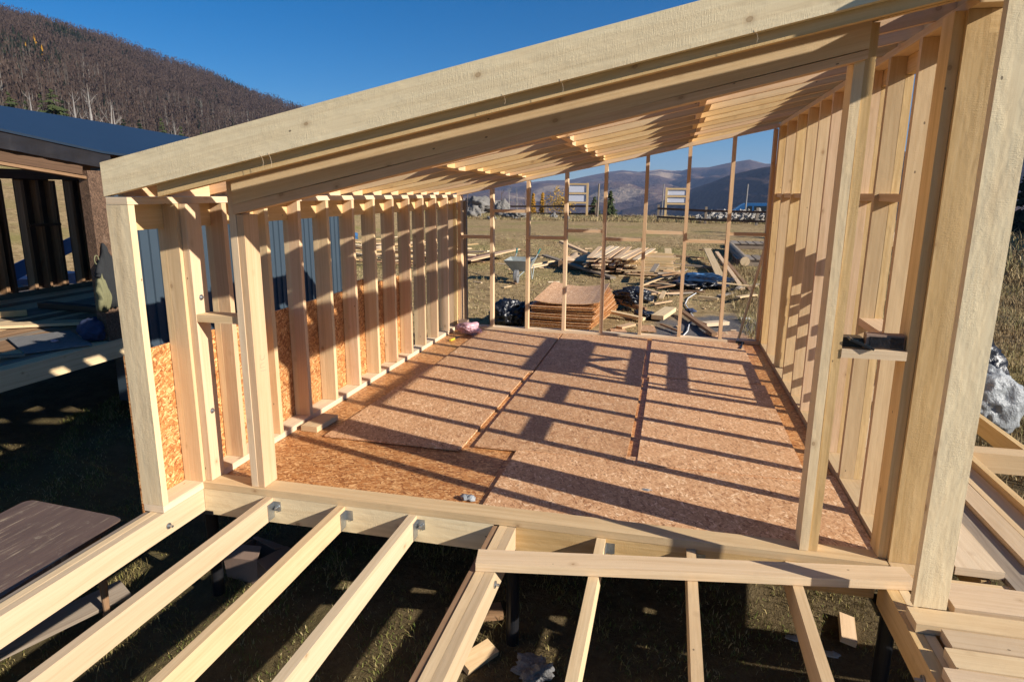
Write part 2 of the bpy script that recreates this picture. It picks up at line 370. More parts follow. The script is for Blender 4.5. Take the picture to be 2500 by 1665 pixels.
# beams and joists below the floor
for x0, x1, mt in ((-.125, -.078, 'grey'), (-.076, -.027, 'pale'), (-.025, .027, 'beam')):
    B('floor_beam', mt, x0, x1, -3.4, 5.98, -.17, -.002 - (.012 if mt == 'grey' else 0))
fb = B('floor_beam', 'pale', 4.503, 4.553, -2.6, 5.98, -.17, -.002)
B('floor_beam', 'gold', 4.44, 4.5, -2.6, -.14, -.17, -.002)
B('floor_beam', 'pale', 4.6, 4.65, -2.6, 5.98, -.17, -.002)
rimb = B('rim_joist', 'rough', .03, 2.182, -.085, -.035, -.195, -.002)
B('rim_joist', 'gold', 2.332, 4.44, -.085, -.035, -.17, -.002)
B('rim_joist', 'pale', .03, 4.5, 5.85, 5.9, -.195, -.002)
jx = [.533, 1.082, 1.602, 2.85, 3.39, 3.95]
for k, x in enumerate(jx):
    j = B('floor_joist', pick('beam', 'pale', 'beam'), x, x + .055, -3.2, -.087, -.155, -.004)
    s = x + .057
    h = MB().box(s, s + .003, -.16, -.089, -.15, -.03, 'z'); h.box(s, s + .055, -.089, -.0862, -.15 + .05, -.03, 'z')
    for q in range(4): h.cyl((s + .025 + .012 * (q % 2), -.0895, -.05 - .018 * q), (s + .025 + .012 * (q % 2), -.0915, -.05 - .018 * q), .0035, n=6)
    hg = h.build('joist_hanger', GALV, j)
    if k in (0, 2):
        MB().cyl((s + .03, -.0865, -.07), (s + .03, -.094, -.07), .02, n=12).cyl((s + .03, -.09, -.07), (s + .03, -.118, -.07), .008, n=8).build('bolt', GALV, j)
for x in jx: B('floor_joist', 'pale', x, x + .05, -.034, 5.849, -.17, -.02)
for x0, x1, mt, zt in ((2.182, 2.222, 'bark', -.006), (2.224, 2.276, 'pale', 0), (2.278, 2.332, 'beam', -.001)):
    j = B('floor_joist', mt, x0, x1, -3.4, -.087, -.155, zt - .002)
MB().cyl((2.333, -.62, -.075), (2.339, -.62, -.075), .022, n=12).cyl((2.337, -.62, -.075), (2.36, -.62, -.075), .008, n=8).build('bolt', GALV, j)
MB().cyl((.028, -.447, -.105), (.034, -.447, -.105), .021, n=12).cyl((.03, -.447, -.105), (.062, -.447, -.105), .009, n=8).build('bolt', GALV, fb)
MB().cyl((4.438, -.86, -.09), (4.43, -.86, -.09), .024, n=12).cyl((4.43, -.86, -.09), (4.40, -.86, -.09), .009, n=8).build('bolt', GALV, fb)
for x, y in ((2.30, -.02), (4.52, -.12), (.0, .0), (2.3, 3), (4.52, 3), (0, 3), (0, -2.4), (2.26, -2.6), (4.52, -2.4), (0, 5.8), (4.5, 5.8)):
    p = MB().cyl((x, y, G(x, y) - .3), (x, y, -.2), .044, n=18)
    p.box(x - .09, x + .09, y - .09, y + .09, -.2, -.1705 if y > -.5 or 1 else -.16, 'x')
    p.build('screw_pile', BLACKST, H, False)
# base floor panels (butted)
px = [(.03, 2.03), (2.035, 4.5)]
yy = [.073, 1.3, 2.52, 3.75, 4.98, 5.84]
for r_ in range(5):
    cut = [.03, 2.0, 4.5] if r_ % 2 == 0 else [.03, 1.25, 3.7, 4.5]
    for a, c in zip(cut[:-1], cut[1:]):
        q = MB().box(a + .002, c - .002, yy[r_] + .002, yy[r_ + 1] - .002, -.02, 0, 'x', 1); q.build('floor_panel', OSBO, H)
# sill plates
B('bottom_plate', 'pale', .03, 4.495, -.085, .07, 0.001, .05)
B('bottom_plate', 'cream', -.12, .03, -.476, 5.98, .001, .05)
B('bottom_plate', 'pale', 4.503, 4.65, -.16, 5.98, .001, .05)
B('bottom_plate', 'cream', .032, 4.5, 5.842, 5.98, .001, .05)
# left wall
B('top_plate', 'cream', -.12, .03, -.476, 5.98, 2.0, 2.043)
st = B('corner_post', 'rough', -.125, .03, -.476, -.426, .052, 1.998)
lys = [-.085, .385, .9, 1.39, 1.885, 2.41, 2.91, 3.42, 3.91, 4.395, 4.885, 5.375]
for k, y in enumerate(lys):
    B('stud', pick('pale', 'pink', 'pink') if k else 'pale', -.07, .03, y, y + .05, .052, 1.998)
    MB().box(-.12, -.0702, y, y + .05, .052, 1.838, 'z', 5, .001).build('stud', W['pale'], H)
for a, c in ((-.425, 2.2), (2.203, 5.8)): B('let_in_header', 'gold', -.12, -.072, a, c, 1.84, 1.998)
s2 = B('stud', 'cream', .033, .083, -.055, .085, .052, 1.998)
for z in (.559, 1.372):
    MB().cyl((.084, .012, z), (.089, .012, z), .02, n=14).cyl((.088, .012, z), (.1, .012, z), .009, n=8).build('bolt', GALV, s2)
for a, c in ((-.476, .76), (.765, 2.01), (2.015, 3.255)):
    MB().box(-.137, -.1255, a, c, -.17, 1.063, 'y').build('wall_panel', OSBO, H)
MB().box(-.137, -.1255, 3.26, 3.93, -.17, 1.05, 'y').build('wall_panel', OSBO, H)
MB().box(-.14, -.127, 2.6, 3.2, 1.063, 1.13, 'y').build('wall_panel', OSBO, H)
# right wall
rys = [.557, 1.12, 1.64, 2.2, 2.7, 3.225, 3.79, 4.41, 5.10, 5.70]
for y in rys:
    B('stud', pick('pink', 'pale', 'gold', 'pale'), 4.503, 4.598, y, y + .05, .052, 2.95)
    MB().box(4.599, 4.65, y, y + .05, .052, 2.838, 'z', 6, .001).build('stud', W['gold'], H)
# tall narrow second board seen behind the studs
B('top_plate', 'pale', 4.503, 4.65, -.16, 5.98, 2.951, 2.995)
B('let_in_header', 'gold', 4.6, 4.65, -.05, 5.98, 2.84, 2.949)
for k, (a, b_) in enumerate(zip([-.0] + rys[:-1], rys)):
    if k in (4, 5, 6): continue
    if k == 0: z = 2.05
    elif k in (1, 3): z = 1.2
    else: z = 2.05
    if k in (1, 3): B('blocking', 'pink', 4.503, 4.65, a + .051, b_ - .001, z, z + .05)
    if k not in (0,): B('blocking', 'pale', 4.53, 4.65, a + .051, b_ - .001, 2.045, 2.095)
# front right corner cluster
B('stud', 'gold', 4.455, 4.5025, -.02, .133, .052, 2.95)
B('stud', 'gold', 4.5035, 4.65, -.0495, -.0005, .052, 2.949)
B('stud', 'bark', 4.5035, 4.598, .0, .048, .052, 2.949)
B('corner_post', 'rough', 4.497, 4.647, -.48, -.43, .053, 3.0)
B('roof_beam', 'gold', 4.5, 4.6, -.70, -.486, 3.02, 3.2)
# door posts, header, little shelves
B('door_post', 'cream', .414, .463, -.067, .085, .052, zb(.41) - .002)
B('door_post', 'pink', .4645, .514, -.064, .09, .052, 1.935)
dp = bpy.data.objects['door_post.001'] if 'door_post.001' in bpy.data.objects else H
def stroke(pts): return MB().tube([V((.5143, y, z)) for y, z in pts], .0011, 4).build('pencil_mark', GRAPH, dp)
stroke([(-.005, .885), (.055, .875)])
stroke([(.04, .935), (.0, .93), (-.005, .905), (.045, .903)])
stroke([(.0, .985), (-.002, .965), (.02, .955), (.045, .962), (.05, .985)]); stroke([(.0, .985), (.002, .995)])
B('door_post', 'rough', 4.030, 4.079, -.036, .11, .052, 2.737)
B('door_post', 'gold', 4.0805, 4.13, -.03, .114, .052, zb(4.08) - .002)
B('blocking', 'pale', .0845, .413, -.05, .08, 1.212, 1.262)
B('blocking', 'cream', 4.1315, 4.4535, -.035, .11, 1.222, 1.271)
def prism(name, mat, y0, y1, pts):
    """pts: bottom-left, bottom-right, top-right, top-left as (x, z)"""
    m = MB(); vs = [(x, y0, z) for x, z in pts] + [(x, y1, z) for x, z in pts]
    L = pts[1][0] - pts[0][0]; u0, v0 = R.random() * 60, R.random() * 60; n = 14
    vs = []; fs = []; us = []
    for i in range(n + 1):
        t = i / n; b = [pts[0][k] + (pts[1][k] - pts[0][k]) * t for k in (0, 1)]; tp = [pts[3][k] + (pts[2][k] - pts[3][k]) * t for k in (0, 1)]
        w = .0018 * math.sin(t * 9 + u0)
        vs += [(b[0], y0, b[1] + w), (b[0], y1, b[1] + w), (tp[0], y1, tp[1] + w), (tp[0], y0, tp[1] + w)]
    H2 = pts[3][1] - pts[0][1]; wd = [y1 - y0, H2, y1 - y0, H2]
    for k in range(4):
        vo = v0 + 7.3 * k
        for i in range(n):
            a, b = 4 * i + k, 4 * i + (k + 1) % 4
            fs.append((a, b, b + 4, a + 4)); ua, ub = u0 + L * i / n, u0 + L * (i + 1) / n
            us.append([(ua, vo), (ua, vo + wd[k]), (ub, vo + wd[k]), (ub, vo)])
    fs += [(3, 2, 1, 0), (4 * n, 4 * n + 1, 4 * n + 2, 4 * n + 3)]; us += [[(u0, v0), (u0 + .02, v0), (u0 + .02, v0 + H2), (u0, v0 + H2)]] * 2
    return m.add(vs, fs, us).build(name, W[mat], H)
prism('header', 'pale', -.09, -.042, [(.465, 2.0), (4.078, 2.782), (4.078, zb(4.078) - .003), (.465, zb(.465) - .003)])
prism('header', 'pink', -.09, .0, [(.465, 1.937), (4.078, 2.739), (4.078, 2.78), (.465, 1.998)])
prism('header', 'gold', -.04, .08, [(.51, 1.985), (4.03, 2.77), (4.03, 2.80), (.51, 2.02)])
# roof
def rafter(y0, mat, x0=-.13, x1=4.9, lo=0.0, hi=.2, name='rafter', th=.048):
    return prism(name, mat, y0, y0 + th, [(x0, zb(x0) + lo), (x1, zb(x1) + lo), (x1, zb(x1) + hi), (x0, zb(x0) + hi)])
fa = rafter(-.482, 'rough', x0=-.125, x1=5.2, name='fascia_board', lo=.003, hi=.2)
prism('fascia_board', 'gold', -.431, -.384, [(.21, zb(.21) - .065), (5.2, zb(5.2) - .048), (5.2, zb(5.2) + .172), (.21, zb(.21) + .172)])
prism('roof_board', 'gold', -.335, -.055, [(-.1, zb(-.1) + .17), (4.9, zb(4.9) + .17), (4.9, zb(4.9) + .195), (-.1, zb(-.1) + .195)])
for xx, L in ((.95, .04), (1.0, .055), (2.33, .03), (2.62, .045), (3.5, .035)):   # hanging splinters
    z0 = zb(xx) + .002; pts = [V((xx + .02 * math.sin(t * 2.2), -.483 - .006 * t, z0 - L * t + .01 * math.cos(t * 3))) for t in (0, .35, .7, 1)]
    MB().tube(pts, .0008, 4).build('splinter', W['cream'], fa)
rfy = [-.04, .41, .91, 1.39, 1.89, 2.39, 2.89, 3.38, 3.87, 4.36, 4.85, 5.34, 5.86]
for k, y in enumerate(rfy):
    rafter(y, pick('pink', 'pink', 'pale', 'gold') if k else 'gold')
prism('top_plate', 'cream', 5.842, 5.98, [(.03, zb(.03) - .045), (4.5, zb(4.5) - .06), (4.5, zb(4.5) - .003), (.03, zb(.03) - .003)])
for row, x in enumerate((1.04, 2.18, 3.35)):
    for k in range(len(rfy) - 1):
        a, b_ = rfy[k] + .049, rfy[k + 1] - .001
        xo = x + (.0 if k % 2 else .052)
        m = MB(); z0 = zb(xo) + .004
        m.beam((xo + .024, a, z0 + .071), (xo + .024, b_, z0 + .071), (-.024, 0, -.024 * SL), (0, 0, .069), 1)
        m.build('blocking', W[pick('pink', 'gold')], H)
for k in range(-1, len(rfy) - 1):
    a = rfy[k] + .049 if k >= 0 else -.38
    B('blocking', 'pink', -.12, -.075, a, rfy[k + 1] - .001, 2.045, 2.19)
    B('blocking', 'pale', 4.6, 4.645, a, rfy[k + 1] - .001, 3.03, 3.16)
# back wall
bxs = [.545, 1.10, 1.665, 2.23, 2.80, 3.365, 3.94]
for k, x in enumerate(bxs):
    B('stud', pick('pink', 'pale', 'pink'), x, x + .048, 5.845, 5.945, .052, zb(x) - .048)
bz = [1.40, 1.79, 1.41, 1.52, 1.41, 1.52, 1.41, 1.52]
ed = [.09] + bxs + [4.455]
for k in range(8):
    a = ed[k] + (.049 if k else 0); B('blocking', 'pink', a, ed[k + 1] - .001, 5.85, 5.93, bz[k], bz[k] + .045)
B('stud', 'pink', .034, .086, 5.845, 5.98, .052, 2.03); B('stud', 'gold', -.015, .03, 5.79, 5.84, .052, 1.998)
B('stud', 'pink', -.12, -.02, 5.79, 5.84, .052, 1.998)
B('stud', 'pink', 4.455, 4.5, 5.845, 5.98, .052, 2.93)
B('stud', 'gold', 4.503, 4.65, 5.79, 5.84, .052, 2.95)
B('corner_post', 'grey', .045, .12, 6.0, 6.08, -.8, 1.95)
br = bm_('brace', 'pink', (4.42, 8.15, -.62), (4.5, 6.03, 1.42), .02, .09, H)

# ------------------------------------------------------------------ loose boards on the floor
def osb_sheet(cx, cy, w, l, z, rot, label, mat=OSB, th=.014, group='loose boards laid on the floor', name='chipboard_sheet', curl=0.0):
    m = MB(); vs = []; fs = []; us = []; n = 8; u0, v0 = R.random() * 40, R.random() * 40
    for s_ in (0, 1):
        for j in range(n + 1):
            for i in range(n + 1):
                a, b = i / n - .5, j / n - .5
                zz = th * s_ + curl * ((2 * a) ** 2 * (.5 + b) + (.5 - b) * .6 * abs(2 * a) ** 3)
                vs.append((a * w, b * l, zz))
    M_ = (n + 1) ** 2
    for j in range(n):
        for i in range(n):
            a = j * (n + 1) + i
            q = [(a, a + 1, a + n + 2, a + n + 1)]
            for t in (0, 1):
                f = (a + M_, a + 1 + M_, a + n + 2 + M_, a + n + 1 + M_) if t else (a + n + 1, a + n + 2, a + 1, a)
                fs.append(f); us.append([(u0 + vs[k][1], v0 + vs[k][0]) for k in f])
    for i in range(n):
        for (a, b) in ((i, i + 1), ((n + 1) * n + i + 1, (n + 1) * n + i), ((i + 1) * (n + 1), i * (n + 1)), (i * (n + 1) + n, (i + 1) * (n + 1) + n)):
            fs.append((a, b, b + M_, a + M_)); us.append([(u0 + vs[a][0] + vs[a][1], 3 + v0), (u0 + vs[b][0] + vs[b][1], 3 + v0), (u0 + vs[b][0] + vs[b][1], 3 + v0 + th), (u0 + vs[a][0] + vs[a][1], 3 + v0 + th)])
    m.add(vs, fs, us)
    S0 = SITE; globals()['SITE'] = (S0[0], (0, 0, 0)); o = m.build(name, mat, None, False, (0, 0, 0)); globals()['SITE'] = S0
    o.location = V((cx, cy, z)) * S0[0] + V(S0[1]); o.rotation_euler[2] = rot; WL[o.name] = o.location.copy()
    return tag(o, label, 'board', group)
z1 = .003
osb_sheet(1.01, 2.275, 1.235, 2.5, z1 + .006, -.02, 'loose chipboard sheet nearest the left wall in the middle row of the floor')
osb_sheet(2.335, 2.33, 1.25, 2.42, z1 + .009, -.012, 'middle loose chipboard sheet of the middle floor row, crossed by two square shadow patches')
osb_sheet(3.665, 2.34, 1.25, 2.56, z1 + .012, -.004, 'loose chipboard sheet beside the right wall in the middle row of the floor')
osb_sheet(1.075, 4.66, 1.22, 2.27, z1 + .002, .006, 'loose chipboard sheet at the back left of the floor beside the pink bag')
osb_sheet(2.335, 4.68, 1.24, 2.26, z1 + .004, .004, 'loose chipboard sheet at the back middle of the floor under the crossed brace shadow')
osb_sheet(3.64, 4.70, 1.24, 2.10, z1 + .014, .004, 'loose chipboard sheet at the back right of the floor beneath the dark clamp')
osb_sheet(3.275, .66, 2.44, 1.12, z1 + .004, -.005, 'wide loose chipboard sheet behind the front sill at the foot of the right door post')

def loose(name, mat, p0, p1, w, h, label, cat, group=None, side=None):
    o = bm_(name, mat, p0, p1, w, h, None, side); return tag(o, label, cat, group)
o = MB().beam((2.212, -.56, .0265), (4.575, -.165, .0265), (.013, -.075, 0), (0, 0, .0245), 6, .001).build('loose_beam', W['cream'])
tag(o, 'long pale plank lying flat across the open front joists, its right end by the tall corner post', 'plank')
loose('wood_offcut', 'pale', (.165, 1.13, .028), (.185, 1.48, .028), .16, .05, 'short pale offcut lying against the left bottom plate between two studs', 'offcut')

# speaker and phone on the shelf
t = thing('bluetooth_speaker', 'small black rectangular speaker with tan case on the block between right door post and corner', 'speaker', (4.36, .03, 1.272))
MB().box(4.255, 4.446, .0, .06, 1.2725, 1.352, 'x').build('case', CARD, t)
MB().box(4.272, 4.44, -.006, -.0005, 1.279, 1.34, 'x').build('grille', BLACKPL, t)
t = thing('mobile_phone', 'thin black phone lying tilted on the shelf block left of the speaker', 'phone', (4.21, .0, 1.272))
MB().beam((4.165, -.01, 1.325), (4.285, -.02, 1.278), (0, .035, 0), (.003, 0, .005), 1).build('body', BLACKST, t)
MB().beam((4.170, -.0105, 1.3305), (4.280, -.0205, 1.2865), (0, .031, 0), (.0003, 0, .0006), 1).build('screen', GLASS, t)
t = thing('tool_case', 'flat black case lying on the shelf block beneath the tilted phone', 'case', (4.18, .05, 1.272))
MB().box(4.135, 4.245, .02, .1, 1.2725, 1.325, 'x').build('case', BLACKPL, t)
MB().box(4.14, 4.24, .018, .0197, 1.272, 1.30, 'x').build('front_edge', BLACKST, t)

# crumpled things
def blob(name, mat, c, s, label, cat, seed=0, n=3, amp=.25, group=None, flat=False, freq=2.0, parent=None, sharp=True):
    import bmesh
    from mathutils import noise as mn
    bm = bmesh.new(); bmesh.ops.create_icosphere(bm, subdivisions=min(6, n + 1), radius=1)
    o3 = V((seed * 3.7, seed * 1.9, seed * 5.1))
    for v in bm.verts:
        p = v.co; q = p * freq * .8 + o3
        k = 1 + amp * 1.6 * mn.noise(q)
        for oc, am in ((2.1, .9), (4.4, .45), (9.0, .14)): k += amp * am * (.35 - abs(mn.noise(q * oc) * 2))
        v.co = V((p.x * s[0] * k, p.y * s[1] * k, max(p.z, -.75) * s[2] * k))
    zmin = min(v.co.z for v in bm.verts)
    for v in bm.verts: v.co.z -= zmin
    me = bpy.data.meshes.new(name); bm.to_mesh(me); bm.free(); me.materials.append(mat)
    if mat in (SILVER, BLACKPL, PINKP, BCLOTH, BLUEP, ROCK): me.polygons.foreach_set('use_smooth', [True] * len(me.polygons))
    o = bpy.data.objects.new(name, me); COL.objects.link(o)
    if parent: o.parent = parent; o.location = V(c) - WL[parent.name]
    else: o.location = V(c) * SITE[0] + V(SITE[1]); o.scale = (SITE[0],) * 3
    if label: tag(o, label, cat, group)
    return o
blob('plastic_bag', PINKP, (.33, 5.42, .015), (.17, .11, .085), 'crumpled pink plastic bag on the floor in the far left corner', 'bag', 3, 3, .35)
t = thing('cardboard_box', 'torn open brown cardboard box standing in the far left corner of the floor', 'box', (.16, 5.7, 0))
for (x0, x1, y0, y1) in ((.09, .23, 5.66, 5.663), (.09, .093, 5.664, 5.76), (.227, .23, 5.664, 5.76), (.09, .23, 5.761, 5.764)): MB().box(x0, x1, y0, y1, .001, .165, 'z').build('side_wall', CARD, t)
MB().beam((.088, 5.71, .165), (.045, 5.71, .125), (0, .045, 0), (.001, 0, .0015)).build('flap', CARD, t)
t = thing('utility_knife', 'yellow and black hand tool lying on the floor near the far left studs', 'hand tool', (.235, 5.0, .003))
MB().beam((.215, 4.9, .02), (.235, 5.02, .02), (.014, 0, 0), (0, 0, .012)).build('handle', YELLOW, t)
MB().beam((.235, 5.021, .018), (.262, 5.16, .018), (.012, 0, 0), (0, 0, .009)).build('blade', BLACKPL, t)
t = thing('clamp', 'dark metal clamp lying on the floor beside the far right corner', 'clamp', (4.23, 5.5, .013))
MB().beam((4.2, 5.36, .035), (4.235, 5.56, .03), (.012, 0, 0), (0, 0, .012)).beam((4.235, 5.56, .03), (4.265, 5.72, .04), (.008, 0, 0), (0, 0, .02)).build('bar', BLACKST, t)
MB().beam((4.17, 5.73, .05), (4.28, 5.7, .045), (0, .014, 0), (0, 0, .02)).build('jaw', BLACKST, t)
for c, s, l, sd in (((1.93, .2, .001), (.05, .03, .02), 'scrap of clear crumpled film on the orange floor board behind the front sill', 1), ((3.13, .63, .016), (.035, .02, .004), 'small clear plastic scrap on the front chipboard sheet', 2)):
    blob('plastic_scrap', SILVER, c, s, l, 'scrap', sd, 2, .4)

# ------------------------------------------------------------------ right side deck and things outside it
t = thing('side_deck', 'pale plank deck beside the right wall with stepped board ends and open beams', 'deck', (5.2, .2, -.17))
def D(name, mat, *a, **k): return bx(name, mat, *a, t, **k)
pl = [(4.66, 4.855, -.005), (4.86, 5.105, -.01), (5.11, 5.262, .0), (5.27, 5.398, .03), (5.403, 5.545, .35)]
for k, (a, b, y) in enumerate(pl):
    D('deck_plank', ('pale', 'cream', 'grey', 'cream', 'pale')[k], a, b, y + (0, 0, -.6, .0, 0)[k], 5.9, .0 if k != 2 else -.02, .048 if k != 2 else .018)
for k, (x0, y0, y1, z) in enumerate([(4.70, -.44, -.19, .0), (4.466, -.626, -.478, .0), (4.569, -.775, -.638, .0), (4.53, -.925, -.785, .0), (4.473, -1.08, -.935, .0), (4.5, -1.24, -1.09, 0)]):
    D('deck_plank', ('cream', 'pale', 'cream', 'pale', 'cream', 'pale')[k], x0, 7.6, y0, y1 - .004, z + .001 + (0, 0, -.0, -.0, 0, 0)[k], z + .05)
D('deck_beam', 'gold', 5.55, 5.6, -.15, 5.9, -.05, .1)
D('deck_beam', 'pale', 5.605, 7.6, 1.79, 1.84, -.06, .1); D('deck_beam', 'pale', 5.61, 7.6, 1.845, 1.95, .06, .1)
D('deck_beam', 'pale', 4.655, 7.5, -.12, -.07, -.17, -.003)
D('deck_beam', 'gold', 6.05, 6.1, 1.955, 6, -.06, .1)
D('deck_beam', 'gold', 5.0, 5.05, .0, 5.9, -.17, -.022)
tr = thing('trestle_scaffold', 'rough timber scaffold with crossed braces standing outside the right wall', 'scaffold', (5.05, 3.4, .05))
def T(name, mat, *a, **k): return bx(name, mat, *a, tr, **k)
for y in (2.58, 4.2):
    for x in (5.0, 5.42): T('leg', 'pale', x, x + .05, y, y + .05, .05, 1.65)
for z0, z1_, x in ((.36, .44, 5.0), (.77, .88, 5.0), (1.01, 1.1, 5.0), (1.55, 1.64, 5.42)): T('rail', 'pink', x - .025, x - .001, 2.55, 4.27, z0, z1_)
T('platform', 'pale', 4.95, 5.2, 2.5, 4.3, 1.652, 1.70); T('platform', 'cream', 5.205, 5.5, 2.5, 4.3, 1.652, 1.70)
for a, b in (((4.96, 2.9, 1.1), (4.96, 3.6, 1.62)), ((4.93, 3.75, 1.1), (4.93, 3.1, 1.5))): bm_('brace', 'gold', a, b, .02, .09, tr)
blob('plastic_film', SILVER, (6.5, 3.8, -.35), (.33, .28, .36), 'heap of crumpled silver grey plastic film outside the right deck beyond the beams', 'plastic film', 11, 4, .16, freq=1.1)
blob('black_bag', BLACKPL, (6.5, 4.15, -.1), (.3, .3, .4), 'black plastic bag behind the silver film heap outside the right deck', 'bag', 12, 3, .25)

# ------------------------------------------------------------------ table at the left
t = thing('old_table', 'worn dark wooden table with rounded corner beside the left floor beam', 'table', (-.85, -1.1, -.85))
m = MB(); pts = []
for cx, cy, a0 in ((-.47, -.42, 0), (-1.25, -.36, 90), (-1.15, -1.9, 180), (-.37, -1.95, 270)):
    for k in range(6):
        a = math.radians(a0 + k * 18); pts.append((cx + .06 * math.cos(a), cy + .06 * math.sin(a)))
n_ = len(pts); vs = [(x, y, -.145) for x, y in pts] + [(x, y, -.17) for x, y in pts]
u = lambda p: (p[1] * 1 + 3, p[0] + 5)
fs = [tuple(range(n_)), tuple(range(2 * n_ - 1, n_ - 1, -1))] + [(i, n_ + i, n_ + (i + 1) % n_, (i + 1) % n_) for i in range(n_)]
m.add(vs, fs, [[u(vs[k]) for k in f] for f in fs]).build('table_top', W['tabl'], t)
for x, y in ((-.5, -.52), (-1.2, -.46), (-.42, -1.85), (-1.1, -1.8)):
    lg = MB()
    for z0, z1_, r0, r1 in ((-.2, -.45, .028, .03), (-.45, -.48, .036, .036), (-.48, -.8, .03, .02), (-.8, -.84, .028, .028), (-.84, -.93, .022, .014)): lg.cyl((x, y, z0), (x, y, z1_), r0, r1, 12)
    lg.build('leg', W['bark'], t)
bx('apron', 'bark', -1.2, -.46, -.54, -.52, -.25, -.171, t); bx('apron', 'bark', -.46, -.44, -1.85, -.55, -.25, -.171, t)

def groundobj(name, mat, x, y, L, w, h, rot, label, cat, group=None, dz=0, tilt=0, roll=0):
    c, s_ = math.cos(rot), math.sin(rot); z = G(x, y) + h / 2 + dz + .01
    d = V((c * math.cos(tilt), s_ * math.cos(tilt), math.sin(tilt)))
    p0 = V((x, y, z)) - d * L / 2; p1 = V((x, y, z)) + d * L / 2
    sv = V((-s_, c, roll)).normalized(); up = d.cross(sv)
    o = MB().beam(p0, p1, sv * w / 2, up * h / 2, max(1, int(L / .4)), .003).build(name, W[mat] if isinstance(mat, str) else mat)
    return tag(o, label, cat, group)
groundobj('wood_offcut', 'pale', 2.12, -.24, .26, .12, .05, 1.0, 'splintered pale offcut on the grass under the front joists beside the doubled joist', 'offcut', roll=.3)
groundobj('wood_offcut', 'pink', 4.54, .62, .3, .1, .04, 1.4, 'pinkish offcut standing out of the grass beside the right black pile', 'offcut', roll=.2)
groundobj('plank', 'grey', -.95, -1.15, 1.9, .18, .03, 1.15, 'grey plank on the ground beneath the left floor beam by the table leg', 'plank', dz=.1, tilt=.05, roll=.25)
groundobj('wood_offcut', 'bark', 1.98, .15, .4, .14, .05, .4, 'brown offcut in the shade below the middle of the front rim', 'offcut')
groundobj('wood_offcut', 'pale', 2.35, -.75, .3, .14, .05, 2.2, 'second pale offcut under the front joists near the bottom edge', 'offcut')
t = thing('cardboard_box', 'crushed brown cardboard box on the ground between the second and third front joists', 'box', (.1, .3, G(.1, .3)))
gz = G(.1, .3); c0 = V((.1, .3, gz))
def quad(name, pts, parent, mat=CARD, th=.006):
    p = [V(q) for q in pts]; nn = (p[1] - p[0]).cross(p[3] - p[0]).normalized() * th
    MB().add(p + [q - nn for q in p], [(0, 1, 2, 3), (7, 6, 5, 4), (0, 4, 5, 1), (1, 5, 6, 2), (2, 6, 7, 3), (3, 7, 4, 0)]).build(name, mat, parent)
A4 = [c0 + V(q) for q in ((-.16, -.12, 0), (.14, -.16, 0), (.19, .12, 0), (-.12, .15, 0))]; T4 = [a + V((.02 * i - .02, .01 * i, .17 + .03 * (i % 2))) for i, a in enumerate(A4)]
for i in range(4): j = (i + 1) % 4; quad('side_wall', (A4[i], A4[j], T4[j], T4[i]), t)
quad('flap', (T4[0], T4[1], T4[1] + V((-.05, .14, .04)), T4[0] + V((.03, .15, .03))), t); quad('flap', (T4[1], T4[2], T4[2] + V((.1, .02, -.05)), T4[1] + V((.1, -.02, -.06))), t)
quad('flap', (T4[2], T4[3], T4[3] + V((.03, -.1, .05)), T4[2] + V((-.04, -.1, .03))), t)
t = None
blob('cement_lump', CONC, (2.5, -.28, G(2.4, -.3) - .03), (.12, .11, .06), 'grey lump of spilt cement at the foot of the middle black pile', 'cement', 22, 3, .4)
for i, (x, y) in enumerate(((4.15, .38), (4.36, .27))): blob('plastic_scrap', SILVER, (x, y, G(x, y) + .06), (.05, .03, .012), 'small white scraps lying on the grass left of the right black pile', 'scrap', 40 + i, 2, .3, 'white scraps on the grass')
pts = [V((-1.15, .55, G(-1, .5) + .1)), V((-1.0, .75, -.6)), V((-.75, 1.0, -.5)), V((-.55, 1.15, -.45))]
tag(MB().tube(pts, .004, 6).tube([pts[0], pts[0] + V((.3, -.05, .05)), pts[0] + V((.6, .1, .2))], .004, 6).build('wire', GALV), 'thin bent wire in the dark shade left of the corner post', 'wire')

# ------------------------------------------------------------------ neighbouring house at the left
SITE = (.848, (.484, -.586, .318))
t = thing('neighbour_house', 'unfinished house at the far left with dark blue roof, open studs and plank deck', 'house', (-6.5, 4, -.3))
A = [(-4.4, -1.0, 3.19), (-4.4, 2.53, 2.765), (-4.4, 4.02, 2.585), (-4.4, 11.4, 2.40)]
Bp = [(-8, 1.5, 3.56), (-8, 5.62, 3.459), (-8, 7.5, 3.40), (-8, 13.5, 3.17)]
m = MB(); vs = []; n = 40
def lerp_path(P, t_):
    t_ *= len(P) - 1; i = min(int(t_), len(P) - 2); return V(P[i]).lerp(V(P[i + 1]), t_ - i)
nu = 10
for i in range(n + 1):
    for j in range(nu + 1):
        p = lerp_path(A, i / n).lerp(lerp_path(Bp, i / n), j / nu)
        vs.append(p)
vs2 = [p - V((0, 0, .03)) for p in vs]
fs = []; q_ = (nu + 1); M_ = len(vs)
for i in range(n):
    for j in range(nu):
        a = i * q_ + j; fs.append((a, a + 1, a + q_ + 1, a + q_)); fs.append((a + M_, a + q_ + M_, a + q_ + 1 + M_, a + 1 + M_))
for i in range(n):
    a = i * q_; fs.append((a, a + q_, a + q_ + M_, a + M_))
for j in range(nu): fs.append((j + 1, j, j + M_, j + 1 + M_))
m.add(vs + vs2, fs)
roof = m.build('roof', ROOFM, t)
